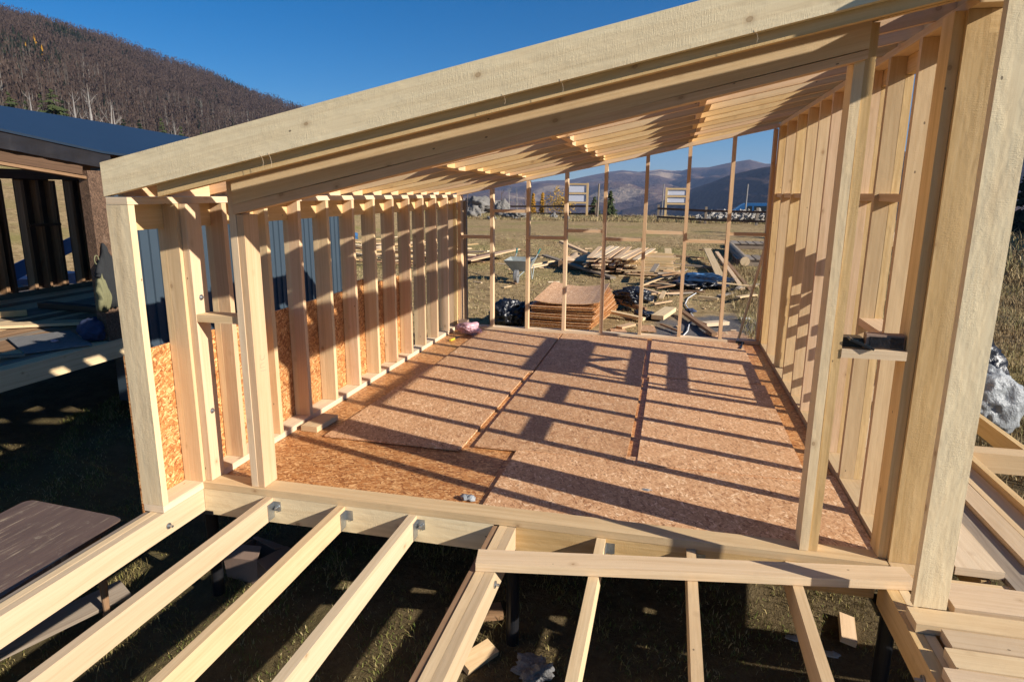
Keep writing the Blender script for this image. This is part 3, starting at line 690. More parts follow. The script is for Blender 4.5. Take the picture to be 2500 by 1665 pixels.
# black membrane hanging under the eave, wrinkled
m = MB(); vs = []; n = 60
for i in range(n + 1):
    tt = i / n; y = -1.0 + 5.09 * tt; top = (lerp_path(A, min(1, (y + 1.0) / 3.53 / 3 if y < 2.53 else 1 / 3 + (y - 2.53) / 1.49 / 3 if y < 4.02 else .67)))
    zt = top.z - .035; wr = .012 * math.sin(i * .9) + .009 * math.sin(i * 2.3 + 1)
    hh = .19
    for k in range(5): vs.append((-4.42 + wr * (k / 4) + .004 * math.sin(k * 2 + i * .7), y, zt - hh * k / 4))
m.add(vs, [(i * 5 + k, (i + 1) * 5 + k, (i + 1) * 5 + k + 1, i * 5 + k + 1) for i in range(n) for k in range(4)]).build('membrane', TARP, t, True)
bm_('eave_beam', 'old', (-4.5, -1, 3.19 - .31), (-4.5, 3.66, 2.62 - .27), .05, .15, t)
bm_('eave_beam', 'bark', (-4.47, -1, 3.19 - .39), (-4.47, 3.66, 2.62 - .385), .1, .035, t)
MB().box(-4.55, -4.4, 3.65, 3.9, 0, 2.33, 'z').build('wall_panel', W['shadeosb'], t)
# metal clad side wall
m = MB(); y = 3.9; vs = []; prof = []
while y < 10.4:
    prof += [(y, 0), (y + .135, 0), (y + .141, .028), (y + .166, .028), (y + .172, 0)]; y += .19
prof.append((10.49, 0))
z0, z1_ = -.95, 2.42
vs = [(-4.42 + d, yy_, z) for yy_, d in prof for z in (z0, z1_)]
m.add(vs, [(2 * i, 2 * i + 2, 2 * i + 3, 2 * i + 1) for i in range(len(prof) - 1)])
m.box(-4.6, -4.44, 3.91, 10.47, -.95, z1_ - .05, 'y'); m.build('metal_cladding', CORR, t)
MB().box(-8, -4.61, 10.3, 10.47, -.15, 2.3, 'x').build('metal_cladding', CORR, t)
# deck
nb = lambda name, mat, *a, **k: bx(name, mat, *a, t, **k)
x = -9.2; k = 0
while x < -4.5:
    w = .15 + .03 * R.random(); nb('deck_plank', pick('grey', 'pale', 'bark'), x, min(x + w - .006, -4.42), -4.5, 3.9 if x > -4.7 else 8.2, -.03, 0.0 + .004 * R.random(), n=3); x += w
nb('deck_beam', 'pale', -4.41, -4.36, -4.5, 3.95, -.25, -.0)
nb('deck_beam', 'old', -9.2, -4.42, 8.82, 8.87, -.3, 0)
for x_ in (-9, -7, -4.7): nb('deck_post', 'old', x_, x_ + .12, -2.0, -1.88, -1.0, -.251)
# far stud wall with two openings
for y0, y1 in ((5.2, 6.39), (6.76, 7.53), (7.87, 8.7)):
    yy_ = y0
    while yy_ < y1 - .06:
        nb('stud', 'bark', -9.3, -9.15, yy_, yy_ + .07, .1, 2.25, n=1); yy_ += .32
    nb('stud', 'old', -9.3, -9.15, y1 - .05, y1, .1, 2.25, n=1)
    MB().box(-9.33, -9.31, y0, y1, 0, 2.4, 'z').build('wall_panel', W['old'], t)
nb('stud', 'old', -9.32, -9.12, 4.0, 8.8, 2.27, 2.45); nb('bottom_plate', 'grey', -9.3, -9.15, 4, 8.8, .005, .1)
nb('stud', 'old', -9.32, -9.12, 4.0, 5.15, .1, 2.25)
nb('blocking', 'old', -9.14, -9.1, 6.8, 7.5, 1.35, 1.4)
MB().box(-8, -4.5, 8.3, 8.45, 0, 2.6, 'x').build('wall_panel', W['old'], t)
MB().beam((-7.9, 3.6, 3.05), (-4.5, 3.6, 2.36), (0, .03, 0), (0, 0, .09), 1).build('rafter', W['old'], t)
for y in (4.2, 4.9, 5.6, 6.3, 7.0): MB().beam((-7.9, y, 3.1), (-4.62, y, 2.33), (0, .025, 0), (0, 0, .09), 1).build('rafter', W['old'], t)
# loose boards and objects on the neighbour deck
loose('plank', 'gold', (-7.9, 4.2, .06), (-7.25, 4.9, .06), .1, .1, 'bright sunlit board end lying on the far house deck at the left picture edge', 'plank')
loose('plank', 'pale', (-7.6, 3.4, .045), (-5.5, 4.7, .045), .3, .04, 'broad sunlit board lying on the far house deck', 'plank')
loose('plank', 'old', (-7.7, 5.6, .06), (-4.75, 5.3, .06), .2, .1, 'dark board lying along the inside of the far house deck', 'plank')
osb_sheet(-5.1, 3.35, 1.25, .75, .02, -.55, 'thin pale grey panel lying on the far house deck half in shadow', CONC, .015, None, 'panel')
loose('plank', 'grey', (-5.6, 2.0, .03), (-4.7, 2.65, .03), .09, .03, 'narrow grey board at the shaded edge of the far house deck', 'plank')
blob('orange_rag', PINKP, (-4.95, 3.3, .04), (.06, .04, .02), 'small orange scrap on the pale panel on the far deck', 'scrap', 5, 2, .2)
blob('clothes_heap', BCLOTH, (-4.62, 3.62, .01), (.2, .15, .17), 'heap of navy blue clothes at the corner of the far house deck', 'clothes', 8, 3, .18)
t2 = thing('jacket', 'dark jacket with olive panel hanging on the corner post of the far house', 'jacket', (-4.4, 3.7, .45))
def hanging(name, mat, pts_, parent, th=.05):
    """cloth hanging in folds: outline columns of (y, ztop, zbottom)"""
    m = MB(); vs = []; n = len(pts_) ; K = 9
    for s_ in (0, 1):
        for i, (y, zt, zb_) in enumerate(pts_):
            for k in range(K):
                f = k / (K - 1); vs.append((-4.385 + s_ * (th * (.5 + .5 * math.sin(f * 3)) + .016 * math.sin(i * 2.1 + f * 1.2)), y + .008 * math.sin(f * 6 + i * .4), zt + (zb_ - zt) * f))
    M_ = n * K
    fs = []
    for i in range(n - 1):
        for k in range(K - 1):
            a = i * K + k; fs.append((a + M_, a + M_ + K, a + M_ + K + 1, a + M_ + 1)); fs.append((a, a + 1, a + K + 1, a + K))
    for k in range(K - 1): fs.append((k, k + M_, k + 1 + M_, k + 1)); a = (n - 1) * K + k; fs.append((a, a + 1, a + 1 + M_, a + M_))
    for i in range(n - 1): a = i * K; fs.append((a, a + K, a + K + M_, a + M_)); a += K - 1; fs.append((a, a + M_, a + K + M_, a + K))
    m.add(vs, fs); return m.build(name, mat, parent, True)
def cols(pts, n):
    out = []
    for i in range(n):
        f = i / (n - 1) * (len(pts) - 1); k = min(int(f), len(pts) - 2); g_ = f - k
        out.append(tuple(pts[k][q] + (pts[k + 1][q] - pts[k][q]) * g_ for q in range(3)))
    return out
hanging('dark_cloth', DCLOTH, cols([(3.54, .98, .92), (3.6, 1.12, .85), (3.66, 1.2, .52), (3.71, 1.38, .47), (3.76, 1.3, .49), (3.83, 1.16, .46), (3.88, .98, .52), (3.92, .8, .66)], 19), t2, .09)
hanging('olive_cloth', OLIVE, cols([(3.5, .72, .47), (3.53, .86, .44), (3.58, 1.0, .43), (3.625, .93, .44), (3.66, .72, .5)], 15), t2, .12)
MB().tube([V((-4.30, 3.52 + .035 * math.cos(a / 10 * 6.28), 1.16 + .06 * math.sin(a / 10 * 6.28))) for a in range(8)], .008, 6).build('strap', OLIVE, t2)
t3 = thing('office_chair', 'dark high-backed chair seen through the far opening of the left house', 'chair', (-11.2, 8.0, -.2))
zc = G(-11.2, 8)
MB().box(-11.4, -10.95, 7.75, 8.25, zc + .45, zc + .53, 'x').build('seat', BLACKPL, t3)
MB().beam((-11.42, 8.0, zc + .53), (-11.5, 8.0, zc + 1.2), (0, .24, 0), (.04, 0, 0), 4, 0, 0, .75).build('backrest', BLACKPL, t3)
MB().cyl((-11.2, 8, zc), (-11.2, 8, zc + .45), .04).build('stem', BLACKPL, t3)
o = bm_('plastic_board', BLUEP, (-12.4, 8.0, zc + .35), (-11.6, 10.9, zc + 1.6), .04, .35); tag(o, 'blue grey slanted board behind the far house opening', 'board')
o = bx('plastic_crate', BLUEP, -12.6, -11.9, 7.6, 10.6, zc, zc + .55, None, n=1); tag(o, 'low light blue crate on the ground behind the far house', 'crate')

SITE = (1.0, (0, 0, 0))
# ------------------------------------------------------------------ back yard
def plank_stack_sheets():
    # bowed chipboard sheets, each one its own thing
    n = 22; z = G(1.3, 9.7) + .08
    for k in range(n):
        th = .013; gap = .006 + .014 * (R.random() < .25)
        top = k == n - 1
        osb_sheet(1.33 + R.uniform(-.035, .035) - (.04 if k > 15 else 0), 9.75 + R.uniform(-.05, .05), 1.26, 2.5, z, R.uniform(-.02, .02) - (.006 * (n - k) if k < n - 1 else 0),
                  'topmost slightly curled chipboard sheet of the tall stack behind the rear wall' if top else 'chipboard sheets piled in the tall uneven stack behind the rear wall',
                  OSB if top else OSBO if k % 3 else OSB, th, 'chipboard sheets stacked outside the rear wall', 'chipboard_sheet', .09 if top else .012)
        z += th + gap
plank_stack_sheets()
# wheelbarrow
wx, wy = -1.0, 14.8; gz = G(wx, wy)
t = thing('wheelbarrow', 'grey mortar-stained wheelbarrow with green handles parked on the dry grass', 'wheelbarrow', (wx, wy, gz))
m = MB(); top = [(-.42, -.28, .62), (.42, -.28, .62), (.40, .5, .66), (-.40, .5, .66)]; bot = [(-.2, -.1, .30), (.2, -.1, .30), (.24, .42, .34), (-.24, .42, .34)]
def nest(a, b, s_): return [(p[0], p[1], p[2]) for p in a] + [(p[0], p[1], p[2]) for p in b]
vs = [(wx + p[0], wy + p[1], gz + p[2]) for p in top + bot] + [(wx + p[0] * .95, wy + .1 + (p[1] - .1) * .95, gz + p[2] + .01) for p in top] + [(wx + p[0] * .92, wy + .1 + (p[1] - .1) * .92, gz + p[2] + .02) for p in bot]
fs = []
for i in range(4):
    j = (i + 1) % 4; fs += [(j, i, 4 + i, 4 + j), (8 + i, 8 + j, 12 + j, 12 + i), (i, j, 8 + j, 8 + i)]
fs += [(4, 5, 6, 7)[::-1], (12, 13, 14, 15)]
m.add(vs, fs).build('tray', TRAY, t)
w = MB(); w.cyl((wx - .045, wy - .42, gz + .19), (wx + .045, wy - .42, gz + .19), .19, n=20); w.build('wheel', CONC, t)
for s_ in (-1, 1):
    MB().tube([V((wx + s_ * .07, wy - .5, gz + .2)), V((wx + s_ * .14, wy - .1, gz + .3)), V((wx + s_ * .3, wy + .5, gz + .5)), V((wx + s_ * .33, wy + 1.0, gz + .72))], .018, 8).build('frame', TRAY, t)
    MB().cyl((wx + s_ * .33, wy + 1.0, gz + .72), (wx + s_ * .36, wy + 1.2, gz + .85), .025).build('handle', GREENP, t)
    MB().tube([V((wx + s_ * .25, wy + .3, gz + .42)), V((wx + s_ * .28, wy + .42, gz + .0)), V((wx + s_ * .3, wy + .6, gz + .4))], .016, 8).build('leg', TRAY, t)
# big lumber pile: layers of crossed boards
def yard_board(mat, x, y, z, L, w, h, rot, label, cat, group, tilt=0):
    c, s_ = math.cos(rot), math.sin(rot); d = V((c * math.cos(tilt), s_ * math.cos(tilt), math.sin(tilt)))
    p = V((x, y, z)); sv = V((-s_, c, 0)); up = d.cross(sv)
    o = MB().beam(p - d * L / 2, p + d * L / 2, sv * w / 2, up * h / 2, 3, .006).build('plank', W[mat] if isinstance(mat, str) else mat); return tag(o, label, cat, group)
gz = G(1.8, 19)
for lay in range(5):
    for k in range(7):
        yard_board(pick('pink', 'pale', 'gold'), 2.55 + R.uniform(-.12, .12), 16.9 + k * .42 + lay * .01, gz + .07 + lay * .105, 1.55 + R.uniform(-.2, .25), .14, .03, R.uniform(-.03, .03),
                   'short cross boards stacked in layers at the right side of the lumber pile', 'plank', 'cross boards in the lumber pile')
    for k in range(8):
        yard_board(pick('pale', 'pink', 'cream'), .7 + k * .24 + R.uniform(-.03, .03), 18.9 + R.uniform(-.25, .25), gz + .125 + lay * .105, 4.3 + R.uniform(-.5, .4), .16, .032, 1.50 + R.uniform(-.04, .04) + (.04 * (4 - k)) * .5,
                   'long pale boards laid side by side in the lumber pile across the yard', 'plank', 'long boards in the lumber pile')
LB = [
 ('pink', (-.95, 21.8), (1.5, 18.6), .16, .09, .55, 'long timber laid slantwise from the sawdust box onto the lumber pile'),
 ('grey', (-1.15, 19.4), (1.6, 15.9), .2, .06, .25, 'long grey beam lying slanted on the ground in front of the lumber pile'),
 ('pale', (-1.5, 18.2), (-.1, 20.6), .12, .06, .12, 'pale timber on the grass to the right of the wheelbarrow'),
 ('cream', (-1.35, 17.8), (.3, 20.4), .12, .05, .2, 'second pale timber beside the sawdust box near the wheelbarrow'),
 ('pale', (3.12, 21.2), (3.3, 16.3), .24, .04, .45, 'broad pale board leaning on the dark rubbish heap'),
 ('pale', (4.6, 23.0), (4.72, 15.6), .24, .05, .35, 'broad board leaning on the right end of the dark rubbish heap'),
 ('pink', (4.9, 22.0), (5.15, 14.6), .12, .05, .3, 'narrow board slanting down right of the dark rubbish heap'),
 ('bark', (5.1, 20.2), (5.35, 13.8), .1, .05, .2, 'thin dark board on the grass at the far right of the rubbish heap'),
 ('bark', (3.2, 22.6), (4.5, 22.4), .12, .05, .1, 'brown board lying behind the rubbish heap'),
 ('grey', (3.2, 19.4), (4.9, 19.2), .14, .06, .1, 'grey board lying across the grass behind the rubbish heap'),
 ('pink', (2.55, 14.75), (3.35, 14.95), .08, .03, .08, 'reddish strip of wood in front of the rubbish heap'),
 ('pale', (2.2, 13.6), (3.5, 16.0), .06, .03, .3, 'thin stick leaning against the front of the rubbish heap'),
 ('pale', (1.95, 10.35), (2.75, 10.0), .13, .06, .08, 'thick pale timber on the grass right of the chipboard stack'),
 ('bark', (2.0, 11.2), (2.75, 10.85), .1, .1, .15, 'brown beam under the torn black plastic'),
 ('pale', (2.1, 12.8), (2.85, 12.1), .12, .05, .1, 'pale timber behind the torn black plastic'),
 ('pale', (3.02, 10.1), (3.28, 11.05), .26, .09, .05, 'thick short plank on the grass right of the torn black plastic'),
 ('bark', (3.55, 10.9), (4.1, 8.85), .1, .06, .05, 'long weathered stick lying on the grey mud behind the rear wall'),
 ('cream', (3.95, 9.75), (4.4, 10.0), .2, .07, .04, 'short thick pale block on the grey mud'),
 ('pale', (3.95, 12.85), (4.4, 12.75), .1, .06, .04, 'small pale block on the grass behind the mud'),
 ('pink', (2.3, 9.15), (2.55, 9.5), .16, .04, .03, 'small pink offcut on the grass right of the chipboard stack'),
 ('bark', (3.1, 9.6), (3.5, 9.0), .05, .03, .03, 'thin dark stick on the grass near the rear sill'),
 ('pale', (-.05, 9.9), (.35, 9.6), .07, .05, .1, 'narrow lath on the grass left of the chipboard stack'),
 ('pink', (2.9, 11.8), (3.3, 12.2), .07, .03, .03, 'thin lath on the grass behind the thick short plank'),
]
for mt, a, b, w_, h_, dz, lab in LB:
    z0, z1_ = G(*a) + h_ / 2 + .02, G(*b) + h_ / 2 + .02
    far = a[1] > b[1]
    o = bm_('plank', mt, (a[0], a[1], z0 + (dz if far else .02)), (b[0], b[1], z1_ + (.02 if far else dz)), w_, h_); tag(o, lab, 'plank')
for i, (x, y, w_, l_, r_, lab) in enumerate(((2.31, 8.95, .3, .45, .2, 'pale square panel piece on the grass just behind the rear sill'), (2.86, 9.35, .28, .6, .1, 'second panel piece on the grass behind the middle of the rear sill'), (4.45, 9.0, .7, .9, .5, 'flat chipboard piece on the mud by the rear right corner'))):
    osb_sheet(x, y, w_, l_, G(x, y) + .02, r_, lab, OSB, .015, None, 'panel_piece')
# sawdust box
t = thing('sawdust_box', 'low open box of boards filled with pale sawdust beside the lumber pile', 'box', (.4, 19.3, G(.4, 19.3)))
gz = G(.4, 19.3)
for a in ((-.35, 1.1, 18.0, 18.05), (-.35, 1.1, 20.6, 20.65), (-.4, -.355, 18.0, 20.65), (1.105, 1.15, 18.0, 20.65)): bx('side_board', 'bark', *a, gz, gz + .28, t)
m = MB(); vs = []; n = 12
for j in range(n + 1):
    for i in range(n + 1): vs.append((-.345 + 1.44 * i / n, 18.06 + 2.53 * j / n, gz + .2 + .13 * math.sin(i * .9) * math.sin(j * .7) + .05 * R.random()))
m.add(vs, [(j * 13 + i, j * 13 + i + 1, j * 13 + i + 14, j * 13 + i + 13) for j in range(n) for i in range(n)]).build('sawdust', SAWD, t, True)
# dark rubbish heap
blob('rubbish_heap', BLACKPL, (4.1, 15.5, G(4, 15.6) - .03), (.8, 1.2, .17), 'dark flat heap of black sheeting between the leaning boards', 'rubbish heap', 31, 4, .2)
for i in range(6):
    a = R.uniform(-.5, .5); x, y = 3.2 + R.uniform(-.5, .4), 15.4 + R.uniform(-.6, 1.2)
    yard_board(pick('bark', 'grey', 'old'), x, y, G(x, y) + .15 + .05 * i, 1.3, .14, .04, 1.2 + a, 'dark weathered boards thrown onto the rubbish heap', 'plank', 'boards on the rubbish heap', tilt=R.uniform(-.15, .15))
blob('plastic_sheet', BLUEP, (3.95, 15.9, G(4, 15.9) + .22), (.3, .25, .05), 'blue plastic scrap on top of the dark rubbish heap', 'plastic', 32, 2, .2)
blob('black_bag', BLACKPL, (.05, 8.95, G(0, 9) - .02), (.34, .35, .3), 'shiny black rubbish bag behind the rear sill left of the chipboard stack', 'bag', 33, 4, .22)
blob('black_bag', BLACKPL, (.38, 9.3, G(.4, 9.3) - .02), (.28, .3, .24), 'second black rubbish bag pressed against the chipboard stack', 'bag', 34, 4, .25)
blob('foam_chunk', CONC, (.52, 9.0, G(.5, 9)), (.16, .12, .16), 'grey chunk of rubbish between black bag and chipboard stack', 'rubbish', 35, 3, .3)
blob('torn_plastic', BLACKPL, (2.4, 11.2, G(2.4, 11) + .05), (.42, .3, .22), 'torn black plastic sheet draped over a timber right of the chipboard stack', 'plastic', 36, 4, .3)
blob('torn_plastic', BLACKPL, (2.72, 10.4, G(2.7, 10.4)), (.2, .3, .08), 'strip of black plastic trailing on the grass by the thick short plank', 'plastic', 37, 3, .35)
blob('grey_rag', BCLOTH, (3.72, 11.3, G(3.7, 11.3)), (.11, .16, .05), 'grey rag on the mud beside the white cord', 'rag', 38, 3, .3)
t = thing('water_bottle', 'clear crumpled plastic bottle lying on the mud near the slanting brace', 'bottle', (4.8, 10.6, G(4.8, 10.6)))
zz = G(4.8, 10.6) + .04
MB().cyl((4.72, 10.6, zz), (4.88, 10.64, zz), .036, n=12).cyl((4.88, 10.64, zz), (4.92, 10.65, zz), .036, .014, 12).build('body', SILVER, t); MB().cyl((4.92, 10.65, zz), (4.94, 10.655, zz), .015).build('cap', BLUEP, t)
pts = [(3.45, 8.4), (3.5, 8.7), (3.62, 9.2), (3.66, 9.8), (3.8, 10.5), (3.72, 11.2), (3.62, 12.1), (3.7, 12.9), (4.0, 14.0), (4.3, 15.2), (4.7, 17.5)]
tag(MB().tube([V((x, y, G(x, y) + .03)) for x, y in pts], .012, 6).build('cord', PUTTY), 'thin white cord winding over the mud towards the dark rubbish heap', 'cord')
for k in range(14):
    x, y = R.uniform(2.2, 5), R.uniform(8.8, 13); groundobj('wood_chip', pick('pale', 'pink'), x, y, R.uniform(.06, .16), .04, .015, R.random() * 3, 'small wood offcuts scattered over the mud and grass behind the rear wall', 'offcut', 'wood scraps behind the rear wall')
for k in range(70):
    x, y = R.uniform(-3.5, 6.5), R.uniform(12.5, 27); groundobj('wood_chip', pick('pale', 'pink', 'bark', 'cream'), x, y, R.uniform(.1, .45), R.uniform(.04, .09), .025, R.random() * 3, 'small scraps of wood strewn over the dry meadow around the lumber pile', 'offcut', 'wood scraps in the meadow')
for k in range(22):
    x, y = R.uniform(1.9, 5.4), R.uniform(12.5, 16.5); yard_board(pick('bark', 'pale', 'grey', 'pink'), x, y, G(x, y) + .05 + R.random() * .12, R.uniform(.6, 1.7), R.uniform(.06, .14), .03, R.uniform(-1.5, 1.5), 'loose boards lying at all angles around the dark rubbish heap', 'plank', 'loose boards around the rubbish heap', tilt=R.uniform(-.08, .08))
# log with bark and pallet pieces at right
t = thing('log', 'thick grey tree trunk lying on the grass behind the right end of the rear wall', 'log', (5.65, 23.5, G(5.65, 23.5)))
zc = G(5.6, 23) + .16
MB().cyl((5.75, 20.3, zc), (5.75, 27.0, zc + .05), .17, .18, 14).build('trunk', W['grey'], t); MB().cyl((5.75, 20.28, zc), (5.75, 20.299, zc), .16, .16, 14).build('cut_end', W['pale'], t)
for nm, x, y, lab in (('pallet', 6.75, 28.3, 'grey slatted pallet lying on the grass near the fence side'), ('pallet', 6.3, 21.5, 'second grey pallet half hidden behind the right rear stud')):
    t = thing(nm, lab, 'pallet', (x, y, G(x, y))); gz = G(x, y)
    for k in range(5): bx('slat', 'grey', x - .8 + k * .33, x - .53 + k * .33, y - .9, y + .9, gz + .22, gz + .25, t, n=1)
    for k in range(3): bx('bearer', 'grey', x - .8, x + .8, y - .85 + k * .8, y - .77 + k * .8, gz, gz + .219, t, n=1)
# scattered lumber pile seen through the left studs
for k in range(46):
    x = R.uniform(-10.5, -4.2); y = 17.5 + (x + 4) * -.7 + R.uniform(-1.5, 2.5); gz = G(x, y)
    yard_board(pick('pale', 'pink', 'bark', 'cream', 'gold'), x, y, gz + .06 + R.random() * .5, R.uniform(.8, 3.2), R.uniform(.08, .2), .04, R.uniform(-.5, .9), 'boards tossed in a long untidy heap beyond the left wall', 'plank', 'boards in the untidy heap beyond the left wall', tilt=R.uniform(-.12, .12))
for k in range(7):
    yard_board('pink' if k > 3 else REDB, -4.0 + k * .17, 20.2 - k * .12, G(-4, 20) + .1 + .03 * k, 2.6, .17, .04, .95 + .02 * k, 'reddish boards side by side on the grass left of the wheelbarrow', 'plank', 'reddish boards left of the wheelbarrow', tilt=.1)
blob('blue_sheet', BLUEP, (-12.6, 26.0, G(-12, 26)), (.9, .6, .35), 'blue plastic bundle beyond the untidy heap of boards', 'plastic', 51, 3, .2)

# rocks
for i, (x, y, sx, sz, lab) in enumerate(((-9.5, 51, 1.9, .95, 'long pale boulder in front of the far fence behind the second rear stud'), (-13.3, 51.5, 1.5, 1.2, 'tall grey boulder at the left end of the far fence'), (-11.2, 53, 1.5, 1.8, 'dark pointed boulder standing behind the other boulders'), (-11.2, 49.5, 1.0, .5, 'low boulder half sunk in the grass before the far fence'), (-6.5, 52, .7, .75, 'small jagged rock right of the long boulder'), (-5.3, 51, .9, .5, 'flat slanting rock slab near a fence post'), (-14.2, 57, 3.4, 1.9, 'large rounded grey boulder behind the far fence'), (-17.5, 55, 1.5, .8, 'grey boulder beyond the untidy heap of boards seen between left studs'))):
    blob('boulder', ROCK, (x, y, G(x, y) - .15), (sx * .45, sx * .35, sz * .45), lab, 'boulder', 60 + i, 3, .32)
# fence runs
def fence(name, pts, label, ph=1.25, gaps=()):
    f = thing(name, label, 'fence', (pts[0][0], pts[0][1], G(*pts[0])))
    for (x, y) in pts: bm_('post', 'grey', (x, y, G(x, y) - .2), (x + .02, y, G(x, y) + ph), .18, .18, f, side=(1, 0, 0))
    for a, b in zip(pts[:-1], pts[1:]):
        for z in (.28, .95): bm_('rail', 'old', (a[0], a[1] - .12, G(*a) + z), (b[0], b[1] - .12, G(*b) + z), .05, .16, f)
fence('fence', [(-24, 62), (-18.5, 60.5), (-13.4, 59.4), (-8.37, 58.2), (-3.37, 56)], 'dark weathered rail fence behind the boulders at the far edge of the meadow')
fence('fence', [(2.1, 52.5), (5.7, 49.3), (9.2, 47.6), (13, 46)], 'dark weathered rail fence in front of the rubble heap and blue van')
def signboard(x, y, w, z0, z1_, lab, yaw=0):
    g_ = G(x, y); s_ = thing('notice_board', lab, 'sign', (x, y, g_))
    for sx in (-w / 2, w / 2): bx('post', 'gold', x + sx - .09, x + sx + .09, y - .05, y + .05, g_ - .1, g_ + z1_ + .1, s_, n=1)
    for z in (z0, (z0 + z1_) / 2, z1_): bx('crosspiece', 'gold', x - w / 2 + .091, x + w / 2 - .091, y - .05, y + .05, g_ + z - .07, g_ + z + .07, s_, n=1)
    for a, b in ((z0, (z0 + z1_) / 2), ((z0 + z1_) / 2, z1_)):
        bx('panel', WHITE, x - w / 2 + .095, x + w / 2 - .2, y + .02, y + .04, g_ + a + .11, g_ + b - .11, s_, n=1)
signboard(-5.1, 55.8, 1.9, 1.25, 2.85, 'wooden frame board with two white panels standing by the left fence')
signboard(3.55, 53.6, 1.75, 1.3, 2.5, 'wooden frame board with two pale panels behind the right fence')
# rubble and van
for k in range(1):
    m = MB(); rr = random.Random(5)
    for i in range(520):
        x = rr.uniform(5.2, 13); y = 52.2 + rr.uniform(-1, 1.4); hgt = max(0, .95 * (1 - ((x - 9.2) / 4.6) ** 4)) * (1 - abs(y - 52.4) / 2)
        z = G(x, y) + hgt * rr.random() ** .4; s_ = rr.uniform(.08, .22)
        d = V((rr.uniform(-1, 1), rr.uniform(-1, 1), rr.uniform(-.8, .8))).normalized()
        sv = d.orthogonal().normalized(); m.beam(V((x, y, z)) - d * s_, V((x, y, z)) + d * s_, sv * s_ * .5, d.cross(sv) * s_ * .35, 1)
    tag(m.build('rubble_heap', RUBBLE), 'long heap of pale broken stone and splinters behind the right fence', 'rubble', None, 'stuff')
vx, vy = 10.6, 61.5; vz = -.85
t = thing('van', 'blue minivan parked behind the rubble heap at the right', 'van', (vx, vy, vz))
prof = [(-2.4, .35), (-2.45, .9), (-2.2, 1.15), (-1.2, 1.95), (-.9, 2.08), (2.2, 2.1), (2.4, 1.9), (2.45, .4)]
m = MB(); vs = [(vx + a, vy - .95, vz + b) for a, b in prof] + [(vx + a, vy + .95, vz + b) for a, b in prof]; n = len(prof)
m.add(vs, [tuple(range(n))[::-1], tuple(range(n, 2 * n))] + [(i, (i + 1) % n, n + (i + 1) % n, n + i) for i in range(n)]).build('body', VANB, t)
for a, b in ((-1.25, -.35), (-.2, 1.0), (1.1, 2.1)):
    m = MB(); x0 = a; m.add([(vx + a, vy - .956, vz + 1.2), (vx + b, vy - .956, vz + 1.2), (vx + b, vy - .956, vz + 1.85), (vx + a + (.55 if a < -1 else 0), vy - .956, vz + 1.85)], [(0, 1, 2, 3)]).build('window', GLASS, t)
for a in (-1.5, 1.5):
    for s_ in (-.97, .8): MB().cyl((vx + a, vy + s_, vz + .33), (vx + a, vy + s_ + .18, vz + .33), .33, n=18).build('wheel', RUBBER, t)
MB().box(vx - 2.48, vx - 2.46, vy - .8, vy - .5, vz + .75, vz + .95).build('headlight', WHITE, t)
for x, y, r_, lab in ((2.35, 54.5, .05, 'thin pale pole beside the left end of the right fence'), (9.3, 57, .07, 'white pole rising left of the blue van'), (14.0, 60, .05, 'slender pale pole rising behind the blue van'), (-3.2, 55.7, .09, 'grey upright post at the right end of the left fence')):
    z_ = G(x, y); o = MB().cyl((x, y, z_ - .2), (x + .06, y, z_ + (2.9 if r_ < .08 else 2.9)), r_, r_ * .8, 8).build('pole', BIRCH if r_ < .08 else W['grey']); tag(o, lab, 'pole')

# ------------------------------------------------------------------ vegetation
def conifer(name, x, y, h, rad, mat, label, group=None, seed=0, z=None, cat='tree'):
    r = random.Random(seed); z = G(x, y) - .1 if z is None else z
    t = thing(name, label, cat, (x, y, z), group)
    MB().cyl((x, y, z), (x, y, z + h * .95), h * .018 + .03, .01, 8).build('trunk', TRUNK, t)
    m = MB(); lay = 20
    for k in range(lay):
        f = (k + .5) / lay; zz = z + h * (.06 + .92 * f); rr = rad * (1 - f) ** .85 + .05
        nb_ = int(9 + 15 * (1 - f))
        for i in range(nb_):
            a = r.random() * 6.283; L = rr * r.uniform(.65, 1.12); d = V((math.cos(a), math.sin(a), 0)); s_ = V((-math.sin(a), math.cos(a), 0))
            drop = L * r.uniform(.15, .4); zj = zz + r.uniform(-.3, .3) * h / lay
            c0 = V((x, y, zj)); tip = c0 + d * L - V((0, 0, drop))
            for q in range(5):
                f0 = .15 + q * .17; b0 = c0.lerp(tip, f0); wd = max(L, .5) * .24 * (1.2 - f0)
                m.add([b0 + V((0, 0, wd * .55)), b0 + s_ * wd + d * wd * .5 - V((0, 0, wd * r.uniform(.5, 1.2))), b0 + d * wd * 1.5 - V((0, 0, wd * .5)), b0 - s_ * wd + d * wd * .5 - V((0, 0, wd * r.uniform(.5, 1.2)))], [(0, 1, 2, 3)])
    m.build('crown', mat, t)
    return t
